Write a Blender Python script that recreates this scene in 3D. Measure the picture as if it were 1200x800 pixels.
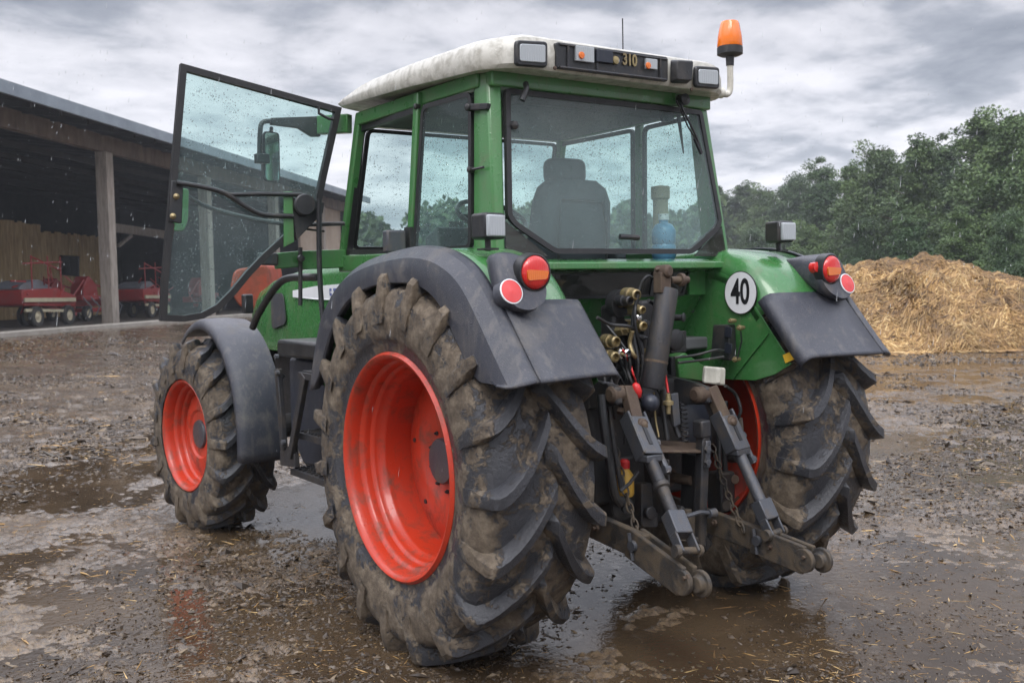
import bpy, bmesh, math, random
import numpy as np
from mathutils import Vector, Matrix

for o in list(bpy.data.objects): bpy.data.objects.remove(o)
S = bpy.context.scene
COL = S.collection
rad = math.radians

# ------------------------------------------------------------------ camera
CAM = np.array([-3.095, -3.762, 1.570]); YAW, PIT, ROL = map(rad, (34.30, -3.09, -1.18)); FPX = 1186.6
FW = np.array([math.sin(YAW)*math.cos(PIT), math.cos(YAW)*math.cos(PIT), math.sin(PIT)])
_rt = np.array([math.cos(YAW), -math.sin(YAW), 0.0]); _up = np.cross(_rt, FW)
RT = _rt*math.cos(ROL) + _up*math.sin(ROL); UP = -_rt*math.sin(ROL) + _up*math.cos(ROL)
cd = bpy.data.cameras.new('camera'); cam = bpy.data.objects.new('camera', cd); COL.objects.link(cam)
cd.sensor_width = 36; cd.sensor_fit = 'HORIZONTAL'; cd.lens = FPX/1200*36; cd.clip_start = .05; cd.clip_end = 4000
M4 = Matrix(((RT[0], UP[0], -FW[0], CAM[0]), (RT[1], UP[1], -FW[1], CAM[1]), (RT[2], UP[2], -FW[2], CAM[2]), (0, 0, 0, 1)))
cam.matrix_world = M4
cd.dof.use_dof = True; cd.dof.focus_distance = 4.4; cd.dof.aperture_fstop = 5.6
S.camera = cam
S.render.resolution_x, S.render.resolution_y = 1024, 682
S.view_settings.view_transform = 'Standard'; S.view_settings.look = 'None'
S.view_settings.exposure = 0.55; S.view_settings.gamma = 1

def P(px, py, ax, v):
    """world point on the plane ax = v seen at photo pixel px, py (measuring helper)"""
    d = FW + RT*((px-600)/FPX) + UP*((400-py)/FPX)
    i = 'xyz'.index(ax); t = (v-CAM[i])/d[i]
    return tuple(float(c) for c in CAM + t*d)
def PD(px, py, t):
    d = FW + RT*((px-600)/FPX) + UP*((400-py)/FPX)
    return CAM + t*d

# ------------------------------------------------------------------ world + sun
W = bpy.data.worlds.new('World'); S.world = W; W.use_nodes = True
nt = W.node_tree; nt.nodes.clear()
def N(t, ty, **k):
    n = t.nodes.new(ty)
    for a, b in k.items():
        if a.startswith('i_'):
            n.inputs[int(a[2:]) if a[2:].isdigit() else a[2:].replace('_', ' ')].default_value = b
        else: setattr(n, a, b)
    return n
def L(t, a, b): t.links.new(a, b)
SUN_EL, SUN_AZ = rad(52), rad(215)      # azimuth clockwise from +y : behind and left of the camera
sky = N(nt, 'ShaderNodeTexSky', sky_type='NISHITA', sun_disc=False, sun_elevation=SUN_EL, sun_rotation=SUN_AZ)
tc = N(nt, 'ShaderNodeTexCoord'); sp = N(nt, 'ShaderNodeSeparateXYZ'); L(nt, tc.outputs['Generated'], sp.inputs[0])
zc = N(nt, 'ShaderNodeMath', operation='MAXIMUM', i_1=0.0); L(nt, sp.outputs[2], zc.inputs[0])
za = N(nt, 'ShaderNodeMath', operation='ADD', i_1=0.17); L(nt, zc.outputs[0], za.inputs[0])
dx = N(nt, 'ShaderNodeMath', operation='DIVIDE'); L(nt, sp.outputs[0], dx.inputs[0]); L(nt, za.outputs[0], dx.inputs[1])
dy = N(nt, 'ShaderNodeMath', operation='DIVIDE'); L(nt, sp.outputs[1], dy.inputs[0]); L(nt, za.outputs[0], dy.inputs[1])
cb = N(nt, 'ShaderNodeCombineXYZ', i_2=3.7); L(nt, dx.outputs[0], cb.inputs[0]); L(nt, dy.outputs[0], cb.inputs[1])
n1 = N(nt, 'ShaderNodeTexNoise', i_Scale=1.15, i_Detail=9, i_Roughness=.56, i_Distortion=.15); L(nt, cb.outputs[0], n1.inputs['Vector'])
n2 = N(nt, 'ShaderNodeTexNoise', i_Scale=3.6, i_Detail=7, i_Roughness=.55, i_Distortion=.2); L(nt, cb.outputs[0], n2.inputs['Vector'])
mx = N(nt, 'ShaderNodeMix', data_type='FLOAT', i_0=.40); L(nt, n1.outputs['Fac'], mx.inputs[2]); L(nt, n2.outputs['Fac'], mx.inputs[3])
cr = N(nt, 'ShaderNodeValToRGB'); L(nt, mx.outputs[0], cr.inputs[0])
els = cr.color_ramp.elements
els[0].position = .36; els[0].color = (.24, .265, .32, 1)
els[1].position = .60; els[1].color = (.92, .91, .97, 1)
e = els.new(.46); e.color = (.43, .45, .515, 1); e = els.new(.53); e.color = (.74, .74, .80, 1)
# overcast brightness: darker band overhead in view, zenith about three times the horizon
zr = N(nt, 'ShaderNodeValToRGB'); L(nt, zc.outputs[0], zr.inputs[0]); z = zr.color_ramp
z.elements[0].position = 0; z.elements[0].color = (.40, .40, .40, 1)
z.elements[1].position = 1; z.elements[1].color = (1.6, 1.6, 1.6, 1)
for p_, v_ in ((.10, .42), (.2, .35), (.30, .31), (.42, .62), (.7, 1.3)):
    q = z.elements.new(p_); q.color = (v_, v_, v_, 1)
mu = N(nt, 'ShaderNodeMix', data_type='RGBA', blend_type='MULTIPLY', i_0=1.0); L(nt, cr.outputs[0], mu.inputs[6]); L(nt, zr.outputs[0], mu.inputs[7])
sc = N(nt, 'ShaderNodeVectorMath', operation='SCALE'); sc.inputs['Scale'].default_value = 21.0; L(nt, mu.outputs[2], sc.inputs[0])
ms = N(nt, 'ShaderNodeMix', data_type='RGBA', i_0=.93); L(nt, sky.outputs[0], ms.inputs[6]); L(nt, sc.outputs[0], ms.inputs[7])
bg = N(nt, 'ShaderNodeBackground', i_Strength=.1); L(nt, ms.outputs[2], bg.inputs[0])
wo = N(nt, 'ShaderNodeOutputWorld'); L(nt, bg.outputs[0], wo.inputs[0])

sd = bpy.data.lights.new('sun', 'SUN'); sun = bpy.data.objects.new('sun', sd); COL.objects.link(sun)
sd.energy = 1.2; sd.angle = rad(28); sd.color = (1, .97, .93)
sdir = Vector((math.sin(SUN_AZ)*math.cos(SUN_EL), math.cos(SUN_AZ)*math.cos(SUN_EL), math.sin(SUN_EL)))
sun.rotation_euler = sdir.to_track_quat('Z', 'Y').to_euler(); sun.location = (-8, -8, 12)

# ------------------------------------------------------------------ materials
def newmat(name):
    m = bpy.data.materials.new(name); m.use_nodes = True
    t = m.node_tree; b = t.nodes['Principled BSDF']; return m, t, b
def rgb(c): return (c[0], c[1], c[2], 1)
def coords(t, kind='Object'):
    return N(t, 'ShaderNodeTexCoord').outputs[kind]
def noise(t, vec, scale, detail=4, rough=.55, dist=0):
    n = N(t, 'ShaderNodeTexNoise', i_Scale=scale, i_Detail=detail, i_Roughness=rough, i_Distortion=dist); L(t, vec, n.inputs['Vector']); return n.outputs['Fac']
def ramp(t, fac, stops):
    r = N(t, 'ShaderNodeValToRGB'); L(t, fac, r.inputs[0]); e = r.color_ramp.elements
    e[0].position, e[0].color = stops[0][0], rgb(stops[0][1]); e[1].position, e[1].color = stops[-1][0], rgb(stops[-1][1])
    for p, c in stops[1:-1]: q = e.new(p); q.color = rgb(c)
    return r.outputs[0]
def g3(v): return (v, v, v)
def mixc(t, fac, a, b, mode='MIX'):
    m = N(t, 'ShaderNodeMix', data_type='RGBA', blend_type=mode)
    for s, v in ((m.inputs[0], fac), (m.inputs[6], a), (m.inputs[7], b)):
        if hasattr(v, 'is_linked'): L(t, v, s)
        elif isinstance(v, (int, float)): s.default_value = v
        else: s.default_value = rgb(v)
    return m.outputs[2]
def math_(t, op, a, b=None, c=None):
    m = N(t, 'ShaderNodeMath', operation=op)
    for i, v in enumerate((a, b, c)):
        if v is None: continue
        if hasattr(v, 'is_linked'): L(t, v, m.inputs[i])
        else: m.inputs[i].default_value = v
    return m.outputs[0]
def bump(t, b, h, strength, dist):
    n = N(t, 'ShaderNodeBump', i_Strength=strength, i_Distance=dist); L(t, h, n.inputs['Height']); L(t, n.outputs[0], b.inputs['Normal']); return n

def painted(name, col, rough=.3, metal=0, dirt=.35, dirtcol=(.13, .105, .075), dscale=5, drops=.6, coat=.0, var=.12, grain=0.0, lo=.52):
    """painted / plastic / metal surface: colour variation, caked dirt stains, rain beads with painted-in glints"""
    m, t, b = newmat(name); c = coords(t)
    v = noise(t, c, 3.1, 3)
    base = mixc(t, v, [x*(1-var) for x in col], [min(1, x*(1+var)) for x in col])
    d = noise(t, c, dscale, 8, .68, .4)
    df = ramp(t, d, [(lo, g3(0)), (lo+.16, g3(dirt))])
    base = mixc(t, df, base, dirtcol)
    sp_ = ramp(t, noise(t, c, 95, 4, .8), [(.58, g3(0)), (.70, g3(min(.55, dirt*.8)))])
    base = mixc(t, sp_, base, [x*1.3+.02 for x in dirtcol])  # pale speckle: dirt specks plus rain-bead highlights painted into the colour
    stc = N(t, 'ShaderNodeMapping'); stc.inputs['Scale'].default_value = (14, 14, 1.6); L(t, c, stc.inputs[0])
    stk = ramp(t, noise(t, stc.outputs[0], 1.6, 5, .6), [(.54, g3(0)), (.66, g3(dirt*.6))])
    base = mixc(t, stk, base, dirtcol)
    L(t, base, b.inputs['Base Color'])
    rr = N(t, 'ShaderNodeMapRange', i_3=rough, i_4=min(1, rough+.4)); L(t, df, rr.inputs[0])
    r2 = math_(t, 'ADD', rr.outputs[0], math_(t, 'MULTIPLY', math_(t, 'SUBTRACT', noise(t, c, 14, 5), .5), .22))
    L(t, r2, b.inputs['Roughness']); b.inputs['Metallic'].default_value = metal
    if coat: b.inputs['Coat Weight'].default_value = coat; b.inputs['Coat Roughness'].default_value = .08
    vo = N(t, 'ShaderNodeTexVoronoi', i_Scale=70, i_Randomness=1); L(t, c, vo.inputs['Vector'])
    dr = ramp(t, vo.outputs['Distance'], [(.0, g3(1)), (.36, g3(0))])
    gate = ramp(t, noise(t, c, 60, 2), [(.5, g3(0)), (.6, g3(1))])
    h = math_(t, 'MULTIPLY', math_(t, 'MULTIPLY', dr, gate), drops)
    h = math_(t, 'ADD', h, math_(t, 'MULTIPLY', noise(t, c, 300, 3), grain))
    h = math_(t, 'ADD', h, math_(t, 'MULTIPLY', noise(t, c, 9, 2), .12))
    bump(t, b, h, .6, .004)
    return m

MT = {}
MT['green'] = painted('green_paint', (.042, .165, .045), .26, coat=.5, dirt=.45, dirtcol=(.12, .14, .07), dscale=3.2)
MT['green2'] = painted('green_frame_paint', (.050, .175, .050), .3, coat=.4, dirt=.45, dirtcol=(.10, .12, .06), dscale=7)
MT['rubber_plastic'] = painted('dark_fender_plastic', (.040, .043, .056), .36, dirt=.7, dirtcol=(.13, .12, .11), dscale=4.5, grain=1.0, lo=.52)
MT['black'] = painted('black_plastic', (.017, .018, .020), .38, dirt=.5, dirtcol=(.07, .06, .05), dscale=8)
MT['seal'] = painted('black_rubber_seal', (.014, .014, .015), .45, dirt=.2, dirtcol=(.06, .055, .05))
MT['iron'] = painted('greasy_iron', (.040, .041, .046), .40, metal=.45, dirt=.5, dirtcol=(.10, .078, .055), dscale=9, grain=.8, lo=.48)
MT['iron_dark'] = painted('dark_greasy_casting', (.022, .022, .024), .5, metal=.2, dirt=.6, dirtcol=(.055, .042, .03), dscale=6, grain=1)
MT['rust'] = painted('rusty_iron', (.085, .058, .042), .65, metal=.3, dirt=.8, dirtcol=(.16, .12, .08), dscale=12, grain=1)
MT['muddy_steel'] = painted('muddy_link_steel', (.055, .052, .05), .5, metal=.4, dirt=.9, dirtcol=(.13, .10, .068), dscale=11, grain=1.4, lo=.42)
MT['grey_steel'] = painted('grey_painted_steel', (.075, .08, .092), .36, metal=.35, dirt=.85, dirtcol=(.12, .10, .08), dscale=11, grain=.8)
MT['brass'] = painted('brass_fitting', (.34, .27, .14), .45, metal=.7, dirt=.8, dscale=20)
MT['white_roof'] = painted('roof_white', (.52, .505, .45), .4, dirt=.6, dirtcol=(.25, .235, .19), dscale=16, coat=.2, lo=.46)
MT['red_rim'] = painted('orange_red_rim', (.48, .034, .010), .38, coat=.2, dirt=.7, dirtcol=(.095, .05, .032), dscale=8, lo=.52)
MT['rust_red'] = painted('weathered_orange_red_paint', (.30, .040, .014), .5, dirt=.8, dirtcol=(.14, .05, .03), dscale=5, lo=.45)
MT['cream'] = painted('cream_plastic', (.62, .60, .52), .45, dirt=.4)
MT['white_label'] = painted('white_label', (.75, .76, .77), .4, dirt=.1, drops=.2)
MT['ink'] = painted('black_ink', (.012, .012, .014), .5, dirt=.0, drops=0)
MT['blue_ink'] = painted('blue_ink', (.12, .15, .35), .5, dirt=.0, drops=0)
MT['yellow'] = painted('yellow_sticker', (.75, .45, .03), .5, dirt=.2)
MT['redcap'] = painted('red_plastic', (.55, .02, .02), .4, dirt=.15)
MT['yellow_tank'] = painted('yellow_plastic', (.6, .36, .06), .45, dirt=.5)
MT['navy'] = painted('dark_blue_grey_panel', (.016, .020, .032), .42, dirt=.4, dirtcol=(.06, .055, .05))
MT['chrome'] = painted('reflector_metal', (.7, .7, .7), .15, metal=1, dirt=0, drops=0)
MT['seatfab'] = painted('dark_seat_fabric', (.055, .06, .068), .8, dirt=.2, dirtcol=(.08, .08, .08), drops=0)
MT['interior'] = painted('cab_interior_plastic', (.09, .095, .10), .65, dirt=.2, dirtcol=(.09, .08, .07), drops=0)
MT['wood'] = None
def lensmat(name, col, rough=.12, trans=.35, ribs=220, axis='x'):
    m, t, b = newmat(name); c = coords(t)
    b.inputs['Base Color'].default_value = rgb(col); b.inputs['Roughness'].default_value = rough
    b.inputs['Transmission Weight'].default_value = trans; b.inputs['Coat Weight'].default_value = .6
    w = N(t, 'ShaderNodeTexWave', i_Scale=ribs/6.28, bands_direction=axis.upper()); L(t, c, w.inputs['Vector'])
    bump(t, b, w.outputs['Fac'], .35, .002)
    return m
MT['lens_red'] = lensmat('red_lens', (.85, .025, .02)); MT['lens_orange'] = lensmat('orange_lens', (.95, .22, .01))
MT['lens_pink'] = lensmat('bright_red_reflector', (.95, .06, .06), ribs=400)
MT['lens_clear'] = lensmat('clear_lamp_lens', (.42, .45, .47), .12, .15, 160)
MT['beacon'] = lensmat('amber_beacon', (1.0, .23, .01), .15, .25, 120, 'x')

def glassmat(name, tint, film, filmcol=(.5, .58, .6), beads=1.0):
    m, t, b = newmat(name); t.nodes.remove(b); out = t.nodes['Material Output']; c = coords(t)
    tr = N(t, 'ShaderNodeBsdfTransparent'); tr.inputs[0].default_value = rgb(tint)
    gl = N(t, 'ShaderNodeBsdfGlossy'); gl.inputs['Roughness'].default_value = .03
    fr = N(t, 'ShaderNodeFresnel', i_IOR=1.45)
    vo = N(t, 'ShaderNodeTexVoronoi', i_Scale=62, i_Randomness=1); L(t, c, vo.inputs['Vector'])
    vo2 = N(t, 'ShaderNodeTexVoronoi', i_Scale=120, i_Randomness=1); L(t, c, vo2.inputs['Vector'])
    g1 = ramp(t, noise(t, c, 23, 3), [(.5, g3(0)), (.56, g3(1))])
    d1 = math_(t, 'MULTIPLY', ramp(t, vo.outputs['Distance'], [(.16, g3(1)), (.27, g3(0))]), g1)
    d2 = math_(t, 'MULTIPLY', ramp(t, vo2.outputs['Distance'], [(.14, g3(1)), (.25, g3(0))]), ramp(t, noise(t, c, 11, 2), [(.45, g3(0)), (.6, g3(1))]))
    d = math_(t, 'MULTIPLY', math_(t, 'MAXIMUM', d1, d2), beads)
    bp_ = N(t, 'ShaderNodeBump', i_Strength=.9, i_Distance=.01); L(t, d, bp_.inputs['Height'])
    L(t, bp_.outputs[0], gl.inputs['Normal']); 
    ge = N(t, 'ShaderNodeNewGeometry'); front = math_(t, 'SUBTRACT', 1.0, ge.outputs['Backfacing'])
    f = math_(t, 'ADD', math_(t, 'MULTIPLY', fr.outputs[0], front), math_(t, 'MULTIPLY', d, .25))
    s1 = N(t, 'ShaderNodeMixShader'); L(t, f, s1.inputs[0]); L(t, tr.outputs[0], s1.inputs[1]); L(t, gl.outputs[0], s1.inputs[2])
    # bent light inside the beads: a small refracting/darkening spot
    rf = N(t, 'ShaderNodeBsdfRefraction', i_IOR=1.33); rf.inputs[0].default_value = (.75, .85, .85, 1); L(t, bp_.outputs[0], rf.inputs['Normal'])
    s2 = N(t, 'ShaderNodeMixShader'); L(t, math_(t, 'MULTIPLY', d, .75), s2.inputs[0]); L(t, s1.outputs[0], s2.inputs[1]); L(t, rf.outputs[0], s2.inputs[2])
    df = N(t, 'ShaderNodeBsdfDiffuse'); df.inputs[0].default_value = rgb(filmcol)
    sm = N(t, 'ShaderNodeMapRange', i_3=film*.4, i_4=film*1.6); L(t, noise(t, c, 3, 4), sm.inputs[0])
    s3 = N(t, 'ShaderNodeMixShader'); L(t, sm.outputs[0], s3.inputs[0]); L(t, s2.outputs[0], s3.inputs[1]); L(t, df.outputs[0], s3.inputs[2])
    L(t, s3.outputs[0], out.inputs[0]); return m
MT['glass'] = glassmat('tinted_cab_glass', (.885, .97, .955), .035)
MT['glass_rear'] = glassmat('tinted_rear_glass', (.88, .965, .95), .07, (.55, .64, .65))  # pale dirt film, strengthened to paint in the sky's reflection
MT['glass_door'] = glassmat('wet_door_glass', (.85, .96, .94), .035)
MT['glass_dark'] = glassmat('dirty_lower_glass', (.35, .38, .38), .10, (.25, .24, .22), .5)
m, t, b = newmat('mirror_silver'); b.inputs['Metallic'].default_value = 1; b.inputs['Roughness'].default_value = .05; b.inputs['Base Color'].default_value = (.8, .85, .85, 1); MT['mirror'] = m

# tyre rubber with dried and wet mud
def tyremat():
    m, t, b = newmat('muddy_tyre_rubber'); c = coords(t)
    v = noise(t, c, 10, 9, .7, .6); v2 = noise(t, c, 2.6, 3); v3 = noise(t, c, 48, 6, .75)
    # radius from axle (object x axis) gives the mud ring on the sidewall
    s = N(t, 'ShaderNodeSeparateXYZ'); L(t, c, s.inputs[0])
    mud = math_(t, 'ADD', math_(t, 'MULTIPLY', v, .62), math_(t, 'MULTIPLY', v2, .28)); mud = math_(t, 'ADD', mud, math_(t, 'MULTIPLY', v3, .26)); mud = math_(t, 'SUBTRACT', mud, .048)
    at = N(t, 'ShaderNodeAttribute', attribute_name='mud'); mud = math_(t, 'ADD', mud, math_(t, 'MULTIPLY', at.outputs['Fac'], .16))
    mf = ramp(t, mud, [(.565, g3(0)), (.60, g3(.85)), (.66, g3(1))])
    rub = mixc(t, noise(t, c, 5, 4), (.020, .021, .025), (.050, .051, .058))
    mc = ramp(t, noise(t, c, 16, 7, .7), [(.3, (.045, .033, .022)), (.5, (.11, .084, .058)), (.7, (.22, .178, .128))])
    L(t, mixc(t, mf, rub, mc), b.inputs['Base Color'])
    rr = N(t, 'ShaderNodeMapRange', i_3=.30, i_4=.85); L(t, mf, rr.inputs[0]); L(t, rr.outputs[0], b.inputs['Roughness'])
    h = math_(t, 'ADD', math_(t, 'MULTIPLY', mf, .8), math_(t, 'MULTIPLY', noise(t, c, 70, 6, .7), .9))
    h = math_(t, 'ADD', h, math_(t, 'MULTIPLY', v, .6))
    bump(t, b, h, .75, .008)
    return m
MT['tyre'] = tyremat()

def groundmat():
    m, t, b = newmat('wet_mud'); c = coords(t)
    at = N(t, 'ShaderNodeAttribute', attribute_name='h')     # height above the puddle level, metres *20
    base = ramp(t, noise(t, c, 1.3, 9, .68, .3), [(.3, (.045, .028, .014)), (.5, (.105, .069, .038)), (.68, (.19, .135, .085))])
    fine = ramp(t, noise(t, c, 38, 7, .78), [(.36, g3(.38)), (.64, g3(1.6))])
    base = mixc(t, 1.0, base, fine, 'MULTIPLY')
    strawf = ramp(t, noise(t, c, .35, 5, .6), [(.50, g3(0)), (.62, g3(.55))])
    sf2 = math_(t, 'MULTIPLY', strawf, ramp(t, noise(t, c, 22, 6, .75), [(.45, g3(0)), (.58, g3(1))]))
    base = mixc(t, sf2, base, (.24, .16, .075))
    L(t, base, b.inputs['Base Color'])
    wet = N(t, 'ShaderNodeMapRange', i_1=-.1, i_2=.8, i_3=.06, i_4=.36); L(t, at.outputs['Fac'], wet.inputs[0])
    r = math_(t, 'ADD', wet.outputs[0], math_(t, 'MULTIPLY', math_(t, 'SUBTRACT', noise(t, c, 9, 6, .7), .5), .45))
    L(t, r, b.inputs['Roughness']); b.inputs['Specular IOR Level'].default_value = .6
    h = math_(t, 'ADD', noise(t, c, 30, 8, .72), math_(t, 'MULTIPLY', noise(t, c, 150, 5, .75), .35))
    bump(t, b, h, .8, .022)
    film = N(t, 'ShaderNodeMapRange', i_1=.75, i_2=-.05, i_3=.05, i_4=.65); L(t, math_(t, 'ADD', at.outputs['Fac'], math_(t, 'MULTIPLY', math_(t, 'SUBTRACT', noise(t, c, 2.2, 6, .65), .5), 2.2)), film.inputs[0])
    L(t, film.outputs[0], b.inputs['Coat Weight']); b.inputs['Coat Roughness'].default_value = .10; b.inputs['Coat IOR'].default_value = 1.45
    cb_ = N(t, 'ShaderNodeBump', i_Strength=.5, i_Distance=.008); L(t, noise(t, c, 14, 6, .7), cb_.inputs['Height']); L(t, cb_.outputs[0], b.inputs['Coat Normal'])
    return m
MT['ground'] = groundmat()
def watermat():
    m, t, b = newmat('murky_puddle_water'); c = coords(t)
    b.inputs['Base Color'].default_value = (.060, .040, .022, 1); b.inputs['Roughness'].default_value = .04
    L(t, ramp(t, noise(t, c, 1.1, 4), [(.35, (.040, .027, .016)), (.65, (.085, .058, .034))]), b.inputs['Base Color'])
    b.inputs['IOR'].default_value = 1.4
    # drop rings + small waves
    w = noise(t, c, 26, 3, .6); vo = N(t, 'ShaderNodeTexVoronoi', i_Scale=6); L(t, c, vo.inputs['Vector'])
    ring = math_(t, 'MULTIPLY', math_(t, 'SINE', math_(t, 'MULTIPLY', vo.outputs['Distance'], 70)), ramp(t, vo.outputs['Distance'], [(.1, g3(1)), (.45, g3(0))]))
    h = math_(t, 'ADD', w, math_(t, 'MULTIPLY', ring, .22)); bump(t, b, h, .30, .006)
    return m
MT['water'] = watermat()
def simple(name, stops, scale, rough=.8, bs=.4, bd=.02, detail=7, stretch=None):
    m, t, b = newmat(name); c = coords(t)
    if stretch:
        mp = N(t, 'ShaderNodeMapping'); mp.inputs['Scale'].default_value = stretch; L(t, c, mp.inputs[0]); c = mp.outputs[0]
    n = noise(t, c, scale, detail, .62, .2); L(t, ramp(t, n, stops), b.inputs['Base Color']); b.inputs['Roughness'].default_value = rough
    bump(t, b, n, bs, bd); return m
MT['barnwood'] = simple('weathered_beam_wood', [(.3, (.08, .055, .038)), (.7, (.18, .13, .09))], 3, .8, stretch=(1, 1, .3))
MT['postwood'] = simple('grey_post_wood', [(.3, (.20, .17, .14)), (.7, (.40, .35, .30))], 4, .8, stretch=(3, 3, .4))
MT['planks'] = simple('yellow_plank_wood', [(.3, (.30, .19, .08)), (.7, (.62, .44, .22))], 2.5, .8, stretch=(4, 4, .4))
MT['barnroof'] = simple('corrugated_roof_sheet', [(.3, (.16, .19, .22)), (.7, (.26, .30, .34))], 1.2, .5)
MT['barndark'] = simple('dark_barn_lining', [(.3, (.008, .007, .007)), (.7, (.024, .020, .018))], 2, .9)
MT['plaster'] = simple('beige_plaster', [(.3, (.30, .23, .17)), (.7, (.44, .36, .28))], .8, .9)
MT['slats'] = simple('concrete_kerb', [(.3, (.22, .2, .17)), (.7, (.36, .33, .29))], 2, .8)
MT['machred'] = painted('faded_red_machine_paint', (.28, .020, .018), .4, dirt=.5, dirtcol=(.16, .06, .05), dscale=2, drops=0)
MT['machgrey'] = painted('machine_grey', (.14, .15, .17), .5, dirt=.5, dscale=2, drops=0)
MT['machtyre'] = painted('machine_tyre', (.03, .03, .03), .8, dirt=.5, dscale=3, drops=0)
MT['machrim'] = painted('cream_machine_rim', (.5, .44, .3), .6, dirt=.5, dscale=3, drops=0)
MT['bark'] = simple('tree_bark', [(.3, (.06, .05, .04)), (.7, (.16, .13, .10))], 3, .9)
def leafmat(name, a, b_):
    m, t, b = newmat(name)
    at = N(t, 'ShaderNodeAttribute', attribute_name='v')
    oi = N(t, 'ShaderNodeObjectInfo')
    c = mixc(t, at.outputs['Fac'], a, b_)
    hs = N(t, 'ShaderNodeHueSaturation'); L(t, c, hs.inputs['Color'])
    mr = N(t, 'ShaderNodeMapRange', i_3=.75, i_4=1.2); L(t, oi.outputs['Random'], mr.inputs[0]); L(t, mr.outputs[0], hs.inputs['Value'])
    L(t, hs.outputs[0], b.inputs['Base Color']); b.inputs['Roughness'].default_value = .55
    b.inputs['Subsurface Weight'].default_value = 0
    return m
MT['leaf'] = leafmat('broad_leaves', (.040, .080, .024), (.11, .17, .052))
MT['leaf2'] = leafmat('dark_leaves', (.030, .068, .026), (.080, .135, .045))
def strawmat():
    m, t, b = newmat('straw'); at = N(t, 'ShaderNodeAttribute', attribute_name='v'); c = coords(t)
    L(t, mixc(t, 1.0, ramp(t, at.outputs['Fac'], [(0, (.07, .036, .013)), (.4, (.23, .125, .040)), (.8, (.41, .25, .088)), (1, (.57, .40, .18))]), ramp(t, noise(t, c, 1.7, 5, .6), [(.35, g3(.6)), (.65, g3(1.25))]), 'MULTIPLY'), b.inputs['Base Color'])
    b.inputs['Roughness'].default_value = .6; return m
MT['straw'] = strawmat()
MT['strawbase'] = simple('straw_mass', [(.3, (.05, .027, .01)), (.5, (.20, .11, .036)), (.7, (.36, .22, .08))], 6, .8, 1, .1, 9)
def litter():
    m, t, b = newmat('mud_clods'); at = N(t, 'ShaderNodeAttribute', attribute_name='v')
    L(t, ramp(t, at.outputs['Fac'], [(0, (.025, .017, .011)), (.6, (.065, .046, .031)), (.9, (.115, .085, .055)), (1, (.22, .16, .09))]), b.inputs['Base Color'])
    b.inputs['Roughness'].default_value = .42; return m
MT['clod'] = litter()
m, t, b = newmat('rain_water'); b.inputs['Base Color'].default_value = (.9, .93, .95, 1); b.inputs['Roughness'].default_value = .1
b.inputs['Transmission Weight'].default_value = .6; b.inputs['IOR'].default_value = 1.33; MT['rain'] = m
MT['jug'] = glassmat('blue_bottle_plastic', (.35, .62, .85), .35, (.12, .35, .6), 0)

# ------------------------------------------------------------------ mesh helpers
def vn(Pn, seed=0):
    """value noise, Pn (n,3) -> -1..1"""
    Pn = np.asarray(Pn, float); i = np.floor(Pn).astype(np.int64); f = Pn - i; f = f*f*f*(f*(f*6-15)+10)
    def hsh(a):
        h = (a[:, 0]*374761393 + a[:, 1]*668265263 + a[:, 2]*2147483647 + seed*1274126177) & 0xffffffff
        h = ((h ^ (h >> 13))*1274126177) & 0xffffffff; h = (h ^ (h >> 16)) & 0xffffffff
        return h/2147483648.0 - 1
    r = 0
    for a in (0, 1):
        for b in (0, 1):
            for c in (0, 1):
                w = (f[:, 0] if a else 1-f[:, 0])*(f[:, 1] if b else 1-f[:, 1])*(f[:, 2] if c else 1-f[:, 2])
                r = r + w*hsh(i + np.array([a, b, c]))
    return r
def fbm(Pn, seed=0, octv=5, gain=.5):
    a, s, r = 1, 1.0, 0
    for k in range(octv): r = r + a*vn(np.asarray(Pn)*s, seed+k*17); a *= gain; s *= 2.03
    return r

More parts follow.
